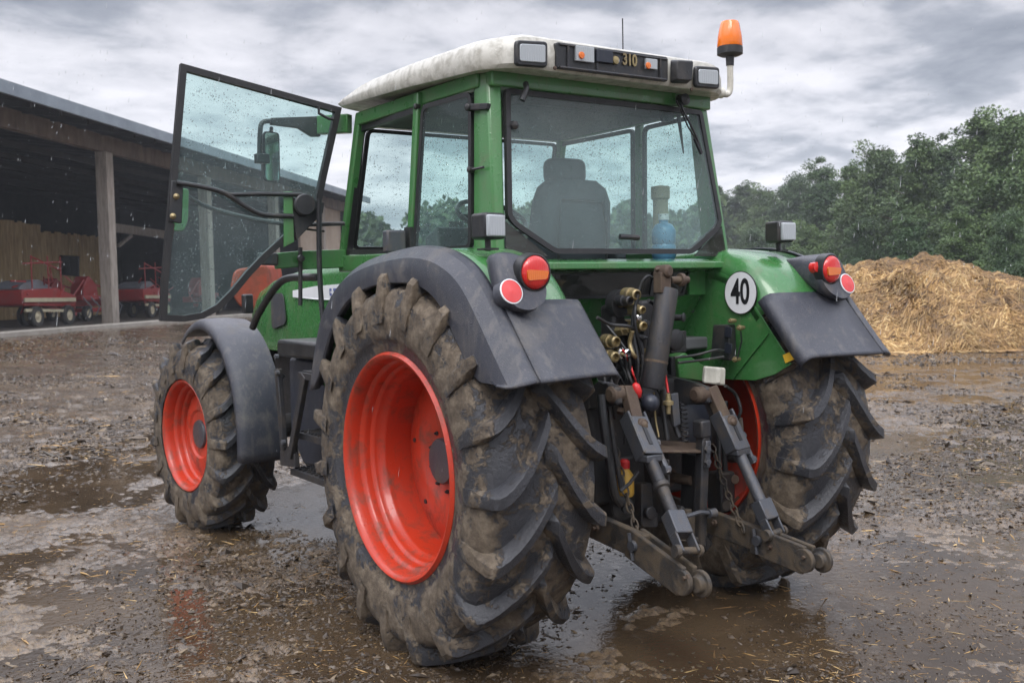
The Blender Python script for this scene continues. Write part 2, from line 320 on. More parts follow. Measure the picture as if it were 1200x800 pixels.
def empty(name, loc, label, cat, group=None):
    o = bpy.data.objects.new(name, None); COL.objects.link(o); o.location = loc
    o['label'] = label; o['category'] = cat
    if group: o['group'] = group
    return o
def worldloc(o):
    v = Vector((0, 0, 0))
    while o is not None: v = v + o.location + o.matrix_parent_inverse.to_translation()*(1 if o.parent else 0); o = o.parent
    return v
class MB:
    def __init__(s): s.v = []; s.f = []; s.mi = []; s.mats = []; s.cur = 0
    def mat(s, m):
        if isinstance(m, str): m = MT[m]
        if m not in s.mats: s.mats.append(m)
        s.cur = s.mats.index(m); return s
    def add(s, v, f):
        k = len(s.v); s.v += [tuple(map(float, p)) for p in v]; s.f += [tuple(i+k for i in q) for q in f]; s.mi += [s.cur]*len(f); return s
    def box(s, c, d, R=None):
        c = Vector(c); h = Vector(d)/2; v = []
        for x in (-1, 1):
            for y in (-1, 1):
                for z_ in (-1, 1):
                    p = Vector((x*h.x, y*h.y, z_*h.z)); p = (R @ p) if R else p; v.append(c+p)
        return s.add(v, [(0, 1, 3, 2), (4, 6, 7, 5), (0, 4, 5, 1), (2, 3, 7, 6), (0, 2, 6, 4), (1, 5, 7, 3)])
    def beam(s, a, b, w, h, up=(0, 0, 1)):
        a, b = Vector(a), Vector(b); d = (b-a).normalized(); u = Vector(up); r = d.cross(u).normalized(); u = r.cross(d).normalized()
        v = [p + r*(x*w/2) + u*(y*h/2) for p in (a, b) for x, y in ((-1, -1), (1, -1), (1, 1), (-1, 1))]
        return s.add(v, [(3, 2, 1, 0), (4, 5, 6, 7), (0, 1, 5, 4), (1, 2, 6, 5), (2, 3, 7, 6), (3, 0, 4, 7)])
    def tube(s, pts, r, n=10, caps=True, smooth=0):
        pts = [Vector(p) for p in pts]
        if smooth and len(pts) > 2:      # catmull-rom
            q = []; ext = [pts[0]*2-pts[1]] + pts + [pts[-1]*2-pts[-2]]
            for i in range(1, len(ext)-2):
                p0, p1, p2, p3 = ext[i-1:i+3]
                for k in range(smooth):
                    t_ = k/smooth
                    q.append(.5*((2*p1)+(p2-p0)*t_+(2*p0-5*p1+4*p2-p3)*t_**2+(3*p1-p0-3*p2+p3)*t_**3))
            pts = q + [pts[-1]]
        rr = r if isinstance(r, (list, tuple)) else [r]*len(pts)
        if len(rr) != len(pts): rr = [rr[0]+(rr[-1]-rr[0])*i/(len(pts)-1) for i in range(len(pts))]
        V = []; prev = None
        for i, p in enumerate(pts):
            d = (pts[min(i+1, len(pts)-1)] - pts[max(i-1, 0)]).normalized()
            if prev is None: u = d.cross(Vector((0, 0, 1))); u = u if u.length > .1 else d.cross(Vector((0, 1, 0)))
            else: u = prev - d*prev.dot(d)
            u.normalize(); prev = u; w = d.cross(u)
            V += [p + (u*math.cos(a)+w*math.sin(a))*rr[i] for a in [2*math.pi*k/n for k in range(n)]]
        F = [(i*n+k, i*n+(k+1) % n, (i+1)*n+(k+1) % n, (i+1)*n+k) for i in range(len(pts)-1) for k in range(n)]
        if caps: F += [tuple(range(n-1, -1, -1)), tuple((len(pts)-1)*n+k for k in range(n))]
        return s.add(V, F)
    def lathe(s, c, axis, prof, n=32, cap=True):
        """prof: (distance along axis, radius)"""
        c = Vector(c); d = Vector(axis).normalized(); u = d.cross(Vector((0, 0, 1)))
        if u.length < .1: u = Vector((1, 0, 0))
        u.normalize(); w = d.cross(u)
        V = [c + d*a + (u*math.cos(t_)+w*math.sin(t_))*r for a, r in prof for t_ in [2*math.pi*k/n for k in range(n)]]
        F = [(i*n+k, i*n+(k+1) % n, (i+1)*n+(k+1) % n, (i+1)*n+k) for i in range(len(prof)-1) for k in range(n)]
        if cap:
            if prof[0][1] > 1e-4: F.append(tuple(range(n-1, -1, -1)))
            if prof[-1][1] > 1e-4: F.append(tuple((len(prof)-1)*n+k for k in range(n)))
        return s.add(V, F)
    def prism(s, poly, off, c2=1.0):
        """polygon (3D points) extruded by vector off; c2 scales the far end about its centre"""
        a = [Vector(p) for p in poly]; c = sum(a, Vector())/len(a); off = Vector(off); n = len(a)
        b = [c+off+(p-c)*c2 for p in a]
        return s.add(a+b, [tuple(range(n-1, -1, -1)), tuple(range(n, 2*n))]+[(i, (i+1) % n, n+(i+1) % n, n+i) for i in range(n)])
    def grid(s, rows, close=False):
        n = len(rows[0]); m_ = len(rows); V = [p for r_ in rows for p in r_]
        return s.add(V, [(i*n+k, i*n+(k+1) % n, (i+1)*n+(k+1) % n, (i+1)*n+k) for i in range(m_-1) for k in range(n if close else n-1)])
    def loft(s, rows):
        s.grid(rows, True); n = len(rows[0]); k = len(s.v)-n*len(rows)
        s.f += [tuple(k+i for i in range(n-1, -1, -1)), tuple(k+(len(rows)-1)*n+i for i in range(n))]; s.mi += [s.cur]*2; return s
    def build(s, name, parent=None, mat=None, smooth=35, bevel=0, solid=0, subsurf=0, fix=True, seg=2, local=False):
        if mat is not None: s.mats = [MT[mat] if isinstance(mat, str) else mat]; s.mi = [0]*len(s.f)
        me = bpy.data.meshes.new(name); me.from_pydata(s.v, [], s.f); me.update()
        for m in s.mats: me.materials.append(m)
        me.polygons.foreach_set('material_index', s.mi)
        if fix:
            bm = bmesh.new(); bm.from_mesh(me); bmesh.ops.recalc_face_normals(bm, faces=bm.faces); bm.to_mesh(me); bm.free()
        if smooth: me.shade_smooth() if smooth >= 180 else me.set_sharp_from_angle(angle=rad(smooth))
        if smooth and smooth < 180: me.polygons.foreach_set('use_smooth', [True]*len(me.polygons))
        o = bpy.data.objects.new(name, me); COL.objects.link(o)
        if parent is not None:
            o.parent = parent
            if not local: o.matrix_parent_inverse = Matrix.Translation(-worldloc(parent))
        if solid: md = o.modifiers.new('solid', 'SOLIDIFY'); md.thickness = solid; md.offset = -1
        if bevel: md = o.modifiers.new('bevel', 'BEVEL'); md.width = bevel; md.segments = seg; md.limit_method = 'ANGLE'; md.angle_limit = rad(40); md.harden_normals = False
        if subsurf: md = o.modifiers.new('sub', 'SUBSURF'); md.levels = md.render_levels = subsurf
        return o
def npmesh(name, V, F, mat, attr=None, parent=None, smooth=True, an='v'):
    """fast mesh from numpy: F (m,4) or (m,3)"""
    me = bpy.data.meshes.new(name); V = np.asarray(V, np.float32); F = np.asarray(F, np.int32); k = F.shape[1]
    me.vertices.add(len(V)); me.vertices.foreach_set('co', V.ravel())
    me.loops.add(F.size); me.loops.foreach_set('vertex_index', F.ravel())
    me.polygons.add(len(F)); me.polygons.foreach_set('loop_start', np.arange(0, F.size, k, dtype=np.int32))
    me.polygons.foreach_set('use_smooth', np.full(len(F), smooth)); me.update(calc_edges=True)
    if attr is not None:
        a = me.attributes.new(an, 'FLOAT', 'POINT'); a.data.foreach_set('value', np.asarray(attr, np.float32))
    me.materials.append(MT[mat] if isinstance(mat, str) else mat)
    o = bpy.data.objects.new(name, me); COL.objects.link(o)
    if parent is not None: o.parent = parent
    return o
def text(body, size, M, mat, name, parent, depth=.001, font_scale=(1, 1), bold=.0):
    cu = bpy.data.curves.new('txt', 'FONT'); cu.body = body; cu.size = size; cu.extrude = depth; cu.align_x = 'CENTER'; cu.align_y = 'CENTER'; cu.offset = bold
    o = bpy.data.objects.new('txt', cu); COL.objects.link(o); bpy.context.view_layer.update()
    me = bpy.data.meshes.new_from_object(o.evaluated_get(bpy.context.evaluated_depsgraph_get()))
    bpy.data.objects.remove(o); me.name = name
    for v in me.vertices: v.co.x *= font_scale[0]; v.co.y *= font_scale[1]
    me.transform(M); me.materials.clear(); me.materials.append(MT[mat])
    r_ = bpy.data.objects.new(name, me); COL.objects.link(r_); r_.parent = parent; r_.matrix_parent_inverse = Matrix.Translation(-worldloc(parent)); return r_
def frameM(c, xdir, ydir):
    x = Vector(xdir).normalized(); y = Vector(ydir); y = (y-x*y.dot(x)).normalized(); z_ = x.cross(y)
    return Matrix(((x.x, y.x, z_.x, c[0]), (x.y, y.y, z_.y, c[1]), (x.z, y.z, z_.z, c[2]), (0, 0, 0, 1)))
def inset(poly, d):
    """move a planar 3D polygon's edges inward by d"""
    p = [Vector(q) for q in poly]; c = sum(p, Vector())/len(p); n = Vector()
    for i in range(len(p)): n += (p[i]-c).cross(p[(i+1) % len(p)]-c)
    n.normalize(); out = []
    for i in range(len(p)):
        e1 = (p[i]-p[i-1]).normalized(); e2 = (p[(i+1) % len(p)]-p[i]).normalized()
        a = n.cross(e1); b = n.cross(e2); k = (a+b); k = k/max(.4, 1+a.dot(b)); out.append(p[i]+k*d)
    return out
def ring_frame(mb, outer, wdt, off):
    """band between polygon and its inset, with depth off"""
    o_ = [Vector(q) for q in outer]; i_ = inset(outer, wdt); off = Vector(off); n = len(o_)
    rows = [o_, [q+off for q in o_], [q+off for q in i_], i_, o_]
    for a in range(4):
        mb.grid([rows[a]+[rows[a][0]], rows[a+1]+[rows[a+1][0]]])
    return mb
def round_poly(poly, r, n=4):
    p = [Vector(q) for q in poly]; out = []
    for i in range(len(p)):
        a = (p[i-1]-p[i]); b = (p[(i+1) % len(p)]-p[i]); k = min(r, a.length*.45, b.length*.45)
        A = p[i]+a.normalized()*k; B = p[i]+b.normalized()*k
        for j in range(n+1):
            t_ = j/n; out.append(A*(1-t_)**2+p[i]*2*t_*(1-t_)+B*t_**2)
    return out

# ------------------------------------------------------------------ ground
FD = np.array([.6614, .7500]); FN = np.array([.7500, -.6614]); B0 = np.array([5.896, 36.10])   # barn front line and its normal
def gz(x, y):
    d = ((np.asarray(x)-B0[0])*FN[0] + (np.asarray(y)-B0[1])*FN[1])
    s = np.clip((15-d)/13, 0, 1); return .46*s*s*(3-2*s)
def gz1(x, y): return float(gz(x, y))
WL = .000
PUD = [(*P(px_, py_, 'z', 0)[:2], ra_, rb_, dp_) for px_, py_, ra_, rb_, dp_ in ((140, 708, .32, .30, .05), (360, 590, .55, .9, .04), (740, 655, .5, .4, .018), (990, 705, .42, .5, .035), (850, 755, .5, .3, .012), (470, 760, .8, .5, .02), (1120, 560, 1.0, 1.2, .03), (60, 560, .7, 1.2, .03), (1080, 740, .3, .3, .03))]
def mudh(x, y):
    p = np.stack([x, y, np.zeros_like(x)], 1)
    big = fbm(p*.33, 3, 2)*.007 + fbm(p*1.1+7, 11, 3, .6)*.013
    med = fbm(p*4.0, 5, 3, .6)*.015
    q = np.abs(fbm(p*11, 23, 3, .6)); sm = (q-.5)*.016
    # tyre ruts along y beside the tractor
    dist = np.hypot(x-CAM[0], y-CAM[1]); fade = np.clip(1.3-dist/60, .25, 1)
    for cx_, cy_, ra, rb, dp_ in PUD:
        ax_ = ((x-cx_)*RT[0]+(y-cy_)*RT[1])/ra; bx_ = ((x-cx_)*FW[0]+(y-cy_)*FW[1])/rb; big = big-dp_*np.exp(-(ax_**2+bx_**2))
    return (big + (med+sm)*np.clip(1.15-dist/40, .5, 1))*fade + .001
def build_ground():
    a0 = YAW; A = []
    fine = np.linspace(-rad(40), rad(40), 760)
    coarse = np.linspace(rad(40), rad(320), 90)[1:-1]
    ang = np.concatenate([fine, coarse]) + a0
    rr = [.0]; r_ = .6
    rr.append(r_)
    while r_ < 9: r_ += max(.006, r_*.0030) if r_ > 2.8 else .08; rr.append(r_)
    while r_ < 60: r_ *= 1.006; rr.append(r_)
    while r_ < 1500: r_ *= 1.12; rr.append(r_)
    rr = np.array(rr); na, nr = len(ang), len(rr)
    X = CAM[0]+rr[:, None]*np.sin(ang)[None]; Y = CAM[1]+rr[:, None]*np.cos(ang)[None]
    x, y = X.ravel(), Y.ravel(); h = mudh(x, y)
    z_ = gz(x, y) + h
    i = np.arange(nr-1)[:, None]*na; k = np.arange(na)[None]; k2 = (k+1) % na
    F = np.stack([i+k, i+k2, i+na+k2, i+na+k], 2).reshape(-1, 4)[:, ::-1]
    return npmesh('ground', np.stack([x, y, z_], 1), F, 'ground', (h-WL)*20, an='h')
g = build_ground(); g['kind'] = 'structure'
mb = MB(); mb.add([(-60, -60, WL), (60, -60, WL), (60, 60, WL), (-60, 60, WL)], [(0, 1, 2, 3)])
w_ = mb.build('puddle_water', mat='water', smooth=0); w_['kind'] = 'structure'

# ------------------------------------------------------------------ clods, straw bits
rng = np.random.default_rng(5); random.seed(5)
def scatter_shapes(name, n, rmin, rmax, size, elong, mat, density_seed, thr, up=.35, flat=.5):
    pts = []; r_ = np.exp(rng.uniform(math.log(rmin), math.log(rmax), n*3)); a = rng.uniform(-rad(34), rad(34), n*3)+YAW
    x = CAM[0]+r_*np.sin(a); y = CAM[1]+r_*np.cos(a)
    d = fbm(np.stack([x*.8, y*.8, x*0], 1), density_seed, 3); k = d > thr+rng.normal(0, .25, len(d)); x, y, r_ = x[k][:n], y[k][:n], r_[k][:n]
    n = len(x); z_ = gz(x, y)+np.maximum(mudh(x, y), WL)
    base = np.array([[1, 0, 0], [.1, .8, .15], [-1, .1, 0], [0, -.7, .1], [.15, .05, .8], [0, 0, -.5]])
    F0 = np.array([[0, 1, 4], [1, 2, 4], [2, 3, 4], [3, 0, 4], [1, 0, 5], [2, 1, 5], [3, 2, 5], [0, 3, 5]])
    s = size*np.exp(rng.normal(0, .45, n))*np.clip(r_/6, .8, 2.2)
    V = base[None]+rng.normal(0, .22, (n, 6, 3)); el = 1+elong*rng.random(n)
    V = V*np.stack([s*el, s, s*flat], 1)[:, None, :]
    th = rng.uniform(0, 6.283, n); tl = rng.normal(0, up, n); c, s_ = np.cos(th), np.sin(th)
    x1 = V[:, :, 0]*np.cos(tl)[:, None]+V[:, :, 2]*np.sin(tl)[:, None]; z1 = -V[:, :, 0]*np.sin(tl)[:, None]+V[:, :, 2]*np.cos(tl)[:, None]
    X = x1*c[:, None]-V[:, :, 1]*s_[:, None]+x[:, None]; Y = x1*s_[:, None]+V[:, :, 1]*c[:, None]+y[:, None]; Z = z1+z_[:, None]
    F = (F0[None]+(np.arange(n)*6)[:, None, None]).reshape(-1, 3); v = np.repeat(rng.random(n), 6)
    o = npmesh(name, np.stack([X, Y, Z], 2).reshape(-1, 3), F, mat, v, smooth=False); o['kind'] = 'stuff'; return o
o = scatter_shapes('mud_clods', 65000, 2.7, 34, .0080, 1.0, 'clod', 41, .05, .3, .62)
o['label'] = 'small dark mud clods and wet debris scattered over the yard'; o['category'] = 'mud clods'
o = scatter_shapes('straw_litter', 16000, 2.7, 34, .0024, 16, 'straw', 71, .05, .12, .6)
o['label'] = 'thin bits of straw trodden into the wet mud'; o['category'] = 'straw litter'

# ------------------------------------------------------------------ barn
def FB(s, d, z_):      # s along the front, d into the building (away from the yard)
    p = B0 + FD*s - FN*d; return (p[0], p[1], z_)
def FBpx(px, py, d):
    D3 = FW + RT*((px-600)/FPX) + UP*((400-py)/FPX); o0 = B0-FN*d; A_ = np.array([[D3[0], -FD[0]], [D3[1], -FD[1]]]); t_, s_ = np.linalg.solve(A_, o0-CAM[:2]); return tuple(CAM+t_*D3)
def sof(px, d):
    q = FBpx(px, 300, d); return float((np.array(q[:2])-B0) @ FD)
bl = gz1(*B0)
barn = empty('barn', FB(8, 6, bl), 'long open-fronted timber barn with a grey metal eave on the left', 'barn')
S0, S1, DP = -26, 31, 16
EZ, BZ = FBpx(100, 124, -1.7)[2], FBpx(60, 153, 0)[2]
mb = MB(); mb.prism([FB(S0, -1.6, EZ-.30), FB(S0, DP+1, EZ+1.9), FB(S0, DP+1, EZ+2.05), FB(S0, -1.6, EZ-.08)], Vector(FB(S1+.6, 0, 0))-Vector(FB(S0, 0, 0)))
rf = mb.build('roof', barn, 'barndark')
mb = MB(); mb.beam(FB(S0, -1.68, EZ-.2), FB(S1+.6, -1.68, EZ-.2), .1, .38); mb.build('eave_gutter', rf, 'barnroof')
mb = MB()
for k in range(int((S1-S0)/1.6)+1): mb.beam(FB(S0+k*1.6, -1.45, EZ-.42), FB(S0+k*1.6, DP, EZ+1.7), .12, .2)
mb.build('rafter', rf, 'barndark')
mb = MB(); mb.beam(FB(S0, 0, BZ), FB(S1, 0, BZ), .3, .62); mb.build('beam', barn, 'barnwood')
for s in (-17.5, -8.7, 0, 8.8, 17.6, 26):
    mb = MB(); q = FB(s, 0, 0); ang = math.atan2(FD[1], FD[0])
    mb.box((q[0], q[1], (bl+BZ-.3)/2-.15), (.5, .45, BZ-.3-bl+.3), Matrix.Rotation(ang, 3, 'Z')); mb.build('post', barn, 'postwood', bevel=.02)
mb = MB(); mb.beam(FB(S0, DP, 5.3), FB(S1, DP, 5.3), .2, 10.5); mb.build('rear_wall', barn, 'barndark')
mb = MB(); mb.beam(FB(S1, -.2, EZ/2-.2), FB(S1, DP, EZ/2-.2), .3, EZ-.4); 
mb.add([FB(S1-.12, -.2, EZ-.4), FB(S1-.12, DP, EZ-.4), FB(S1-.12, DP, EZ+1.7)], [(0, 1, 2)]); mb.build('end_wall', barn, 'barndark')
mb = MB(); mb.beam(FB(22.5, .25, 3.6), FB(S1-.2, .25, 3.6), .15, 6.7); mb.build('front_wall', barn, 'plaster')
mb = MB()
# plank partition made of separate boards
sa, sb = sof(-40, 9.6), sof(124, 9.6); ztop = FBpx(80, 274, 9.6)[2]; s_step = sof(47, 9.6); k = 0
while sa+k*.3 < sb:
    s = sa+k*.3; hh = ztop+.35*(s < s_step)+random.uniform(-.05, .05); k += 1
    mb.beam(FB(s, 9.6+random.uniform(-.02, .02), (bl+hh)/2), FB(s+.28, 9.6+random.uniform(-.02, .02), (bl+hh)/2), .05, hh-bl)
mb.build('plank_partition', barn, 'planks')
mb = MB(); mb.prism([FBpx(x, y, 9.5) for x, y in ((72, 300), (92, 301), (92, 323), (72, 321))], (-FN[0]*.05, -FN[1]*.05, 0)); wn = mb.build('window', barn, 'barndark')
mb = MB(); ring_frame(mb, [FBpx(x, y, 9.46) for x, y in ((71, 299), (93, 300), (93, 324), (71, 322))], .07, (-FN[0]*.04, -FN[1]*.04, 0)); mb.beam(FBpx(82, 301, 9.44), FBpx(82, 322, 9.44), .06, .05, up=(1, 0, 0)); mb.build('window_frame', wn, 'barndark')
mb = MB(); mb.beam(FBpx(128, 266, 6), FBpx(200, 276, 6), .2, .42); mb.build('tie_beam', barn, 'postwood')
mb = MB(); mb.beam(FBpx(139, 288, 6), FBpx(154, 276, 6), .14, .14); mb.build('brace', barn, 'postwood')
mb = MB()
for k in range(6): mb.beam(FB(S0, 1.5+k*2.4, BZ-.4+.1*k), FB(S1, 1.5+k*2.4, BZ-.4+.1*k), .14, .22)
mb.build('purlin', barn, 'barndark')
mb = MB(); mb.beam(FB(S0, -1.9, bl+.03), FB(S1, -1.9, bl+.03), .5, .22); kb = mb.build('kerb', mat='slats', bevel=.03); kb['kind'] = 'structure'
mb = MB(); mb.add([FB(S0, -1.7, bl+.05), FB(S1, -1.7, bl+.05), FB(S1, DP, bl+.05), FB(S0, DP, bl+.05)], [(0, 1, 2, 3)]); fl = mb.build('barn_floor', mat=simple('dirt_floor', [(.3, (.04, .032, .025)), (.7, (.10, .08, .06))], 1.5, .9), smooth=0); fl['kind'] = 'structure'

# old red farm machines under the roof
def machine(name, s, d, label, cat, var, L_=3.0, grp=None):
    c = Vector(FB(s, d, bl+.05)); root = empty(name, c, label, cat, grp)
    ax = Vector((FD[0], FD[1], 0)); nx = Vector((FN[0], FN[1], 0)); up = Vector((0, 0, 1))
    def T(a, b, h): return c+ax*a+nx*b+up*h
    if var == 'baler':
        mb = MB(); mb.prism(round_poly([T(-L_/2, .8, .75), T(L_/2, .8, .65), T(L_/2+.1, .8, 1.05), T(L_*.15, .8, 1.35), T(-L_/2, .8, 1.3)], .12), -nx*1.6); mb.build('body', root, 'machred', bevel=.03)
        mb = MB(); mb.prism(round_poly([T(-L_*.48, .6, 1.3), T(L_*.2, .6, 1.28), T(L_*.05, .6, 1.5), T(-L_*.1, .6, 1.68), T(-L_*.40, .6, 1.5)], .15), -nx*1.2, .9); mb.build('hood_cover', root, 'machgrey', bevel=.03)
        mb = MB(); mb.beam(T(-L_/2, .87, .95), T(L_*.46, .87, .92), .05, .14); mb.beam(T(-L_/2, .87, .60), T(L_*.3, .87, .52), .06, .10); mb.build('side_rail', root, 'machrim')
        mb = MB(); mb.beam(T(L_*.4, .3, .7), T(L_*.85, .1, .35), .1, .12); mb.beam(T(L_*.4, -.3, .7), T(L_*.85, .0, .35), .1, .12); mb.build('drawbar', root, 'machred')
        for a in (-.3*L_, .3*L_):
            for b in (.85, -.85):
                mb = MB().mat('machtyre'); mb.lathe(T(a, b, .36), nx, [(-.1, .2), (-.1, .34), (-.06, .37), (.06, .37), (.1, .34), (.1, .2)], 24, False); wt = mb.build('wheel', root)
                mb = MB().mat('machrim'); mb.lathe(T(a, b, .36), nx, [(-.04, .03), (-.05, .2), (.08, .21), (.05, .12), (.09, .06), (.09, .0)], 20); mb.build('rim', wt)
        mb = MB()
        for a in (-.9, .1, .9): mb.tube([T(a, .7, 1.2), T(a, .7, 2.5)], .025, 6)
        rb_ = random.Random(int(s*10)); 
        for k in range(16): aa_ = rb_.uniform(-1.4, 1.4); hh_ = rb_.uniform(.5, 1.9); mb.tube([T(aa_, rb_.uniform(.3, .9), hh_), T(aa_+rb_.uniform(-.8, .8), rb_.uniform(.3, .9), hh_+rb_.uniform(-.5, .5))], rb_.uniform(.015, .04), 5)
        mb.tube([T(-.9, .7, 2.45), T(.9, .7, 2.0)], .03, 6); mb.tube([T(-1.4, .7, 2.2), T(1.0, .7, 2.3)], .03, 6); mb.build('guard_frame', root, 'machred')
    else:
        mb = MB(); mb.box(T(0, 0, .75), (L_, .5, .28), Matrix.Rotation(math.atan2(FD[1], FD[0]), 3, 'Z')); mb.box(T(-.2, .45, .95), (L_*.8, .35, .2), Matrix.Rotation(math.atan2(FD[1], FD[0]), 3, 'Z')); mb.box(T(.1, .3, .45), (L_*.7, .5, .18), Matrix.Rotation(math.atan2(FD[1], FD[0]), 3, 'Z')); mb.build('frame', root, 'machred', bevel=.03)
        mb = MB(); mb.prism(round_poly([T(-.5, .2, 1.0), T(.7, .2, 1.0), T(.6, .2, 1.5), T(0, .2, 1.9), T(-.4, .2, 1.5)], .1), -nx*.6); mb.build('gearbox_hood', root, 'machred', bevel=.03)
        mb = MB()
        for k in range(5):
            a = -L_*.45+k*L_*.22; mb.tube([T(a, .6, 1.0), T(a+.15, .9, .6), T(a+.1, .75, .2)], .03, 6)
        mb.build('tine', root, 'machgrey')
        mb = MB(); mb.tube([T(-L_*.4, 0, .9), T(-L_*.1, .1, 1.7), T(L_*.45, .2, 1.35)], .045, 6); mb.build('lift_frame', root, 'machred')
        for a in (-.34*L_, .34*L_):
            mb = MB().mat('machtyre'); mb.lathe(T(a, .6, .32), nx, [(-.09, .18), (-.09, .3), (-.05, .33), (.05, .33), (.09, .3), (.09, .18)], 20, False); wt = mb.build('wheel', root)
            mb = MB().mat('machrim'); mb.lathe(T(a, .6, .32), nx, [(-.03, .03), (-.04, .18), (.07, .19), (.04, .1), (.08, 0)], 16); mb.build('rim', wt)
G_ = 'red farm machines parked in the barn'
machine('loader_wagon', sof(32, 2.0), 2.0, 'red farm machine with grey cover and pale wheels, leftmost in the barn', 'farm machine', 'baler', 3.3, G_)
machine('hay_tedder', sof(98, 3.5), 3.5, 'low red hay implement with tines parked just left of the grey barn post', 'farm machine', 'tedder', 2.8, G_)
machine('mower', sof(163, 3.0), 3.0, 'red machine with grey hood just right of the grey barn post', 'farm machine', 'baler', 2.6, G_)
machine('baler', sof(232, 3.0), 3.0, 'low red implement deeper in the barn, seen through the open cab door glass', 'farm machine', 'tedder', 3.0, G_)
machine('hay_rake', sof(60, 6.5), 6.5, 'red tined implement in front of the plank wall, behind the other machines', 'farm machine', 'tedder', 3.4, G_)

# ------------------------------------------------------------------ straw heap
hc = P(1125, 413, 'z', 0); hc = (hc[0]+2.6, hc[1]+2.0, 0)
heap = empty('straw_heap', hc, 'big heap of loose golden brown straw in front of the trees', 'straw heap')
hax = Vector((RT[0], RT[1], 0)).normalized(); hay = Vector((FW[0], FW[1], 0)).normalized()
def heaph(a, b):
    e_ = 1-(np.abs(a-(-.3))/6.4)**2.3-(np.abs(b)/3.3)**2.0; e_ = np.maximum(e_, 0)**.8
    top = 2.08 - .24*np.maximum(a+.9, 0) - .12*np.maximum(-.9-a, 0)
    p = np.stack([a, b, a*0], 1)
    return e_*top*(1+.04*fbm(p*.9, 8, 3)) + np.minimum(e_*3, 1)*(fbm(p*1.9, 31, 4, .62)*.155)
ga, gb = np.meshgrid(np.linspace(-7.2, 7.2, 260), np.linspace(-3.6, 3.6, 150)); ga, gb = ga.ravel(), gb.ravel()
hz = heaph(ga, gb)-.05
def hw(a, b, z_): return np.stack([hc[0]+hax.x*a+hay.x*b, hc[1]+hax.y*a+hay.y*b, z_], 1)
i = np.arange(149)[:, None]*260; k = np.arange(259)[None]
F = np.stack([i+k, i+k+1, i+260+k+1, i+260+k], 2).reshape(-1, 4)
o = npmesh('straw_mass', hw(ga, gb, hz), F, 'strawbase', None); o.parent = heap; o.matrix_parent_inverse = Matrix.Translation(-Vector(hc))
n = 80000; a = rng.uniform(-6.8, 6.8, n); b = rng.uniform(-3.3, 1.2, n); h0 = heaph(a, b); kk = h0 > -.1; a, b, h0 = a[kk], b[kk], h0[kk]; n = len(a)
fl_ = fbm(np.stack([a*1.1, b*1.1, a*0], 1), 55, 2); th = fl_*1.5+rng.normal(0, .5, n); ln = np.exp(rng.normal(math.log(.32), .45, n)); wd = rng.uniform(.004, .011, n)
V = []; 
seg = 4; cur = rng.normal(0, 1.2, n)
aa, bb = a.copy(), b.copy(); rows = []
for s_ in range(seg+1):
    t_ = th+cur*(s_/seg-.5)*1.2; hh = heaph(aa, bb)+.012+rng.uniform(0, .05, n)
    nx_ = -np.sin(t_)*wd; ny_ = np.cos(t_)*wd
    rows.append(hw(aa+nx_, bb+ny_, hh+wd*.8)); rows.append(hw(aa-nx_, bb-ny_, hh-wd*.8))
    aa = aa+np.cos(t_)*ln/seg; bb = bb+np.sin(t_)*ln/seg*.7
V = np.stack(rows, 1).reshape(-1, 3); per = 2*(seg+1)
F = np.concatenate([np.stack([np.arange(n)*per+2*s_+q for q in (0, 1, 3, 2)], 1) for s_ in range(seg)])
o = npmesh('loose_straw', V, F, 'straw', np.repeat(np.clip(rng.normal(.5, .24, n)+.25*vn(np.stack([a*2, b*2, a*0], 1), 9), 0, 1), per)); o.parent = heap; o.matrix_parent_inverse = Matrix.Translation(-Vector(hc)); o['kind'] = 'stuff'

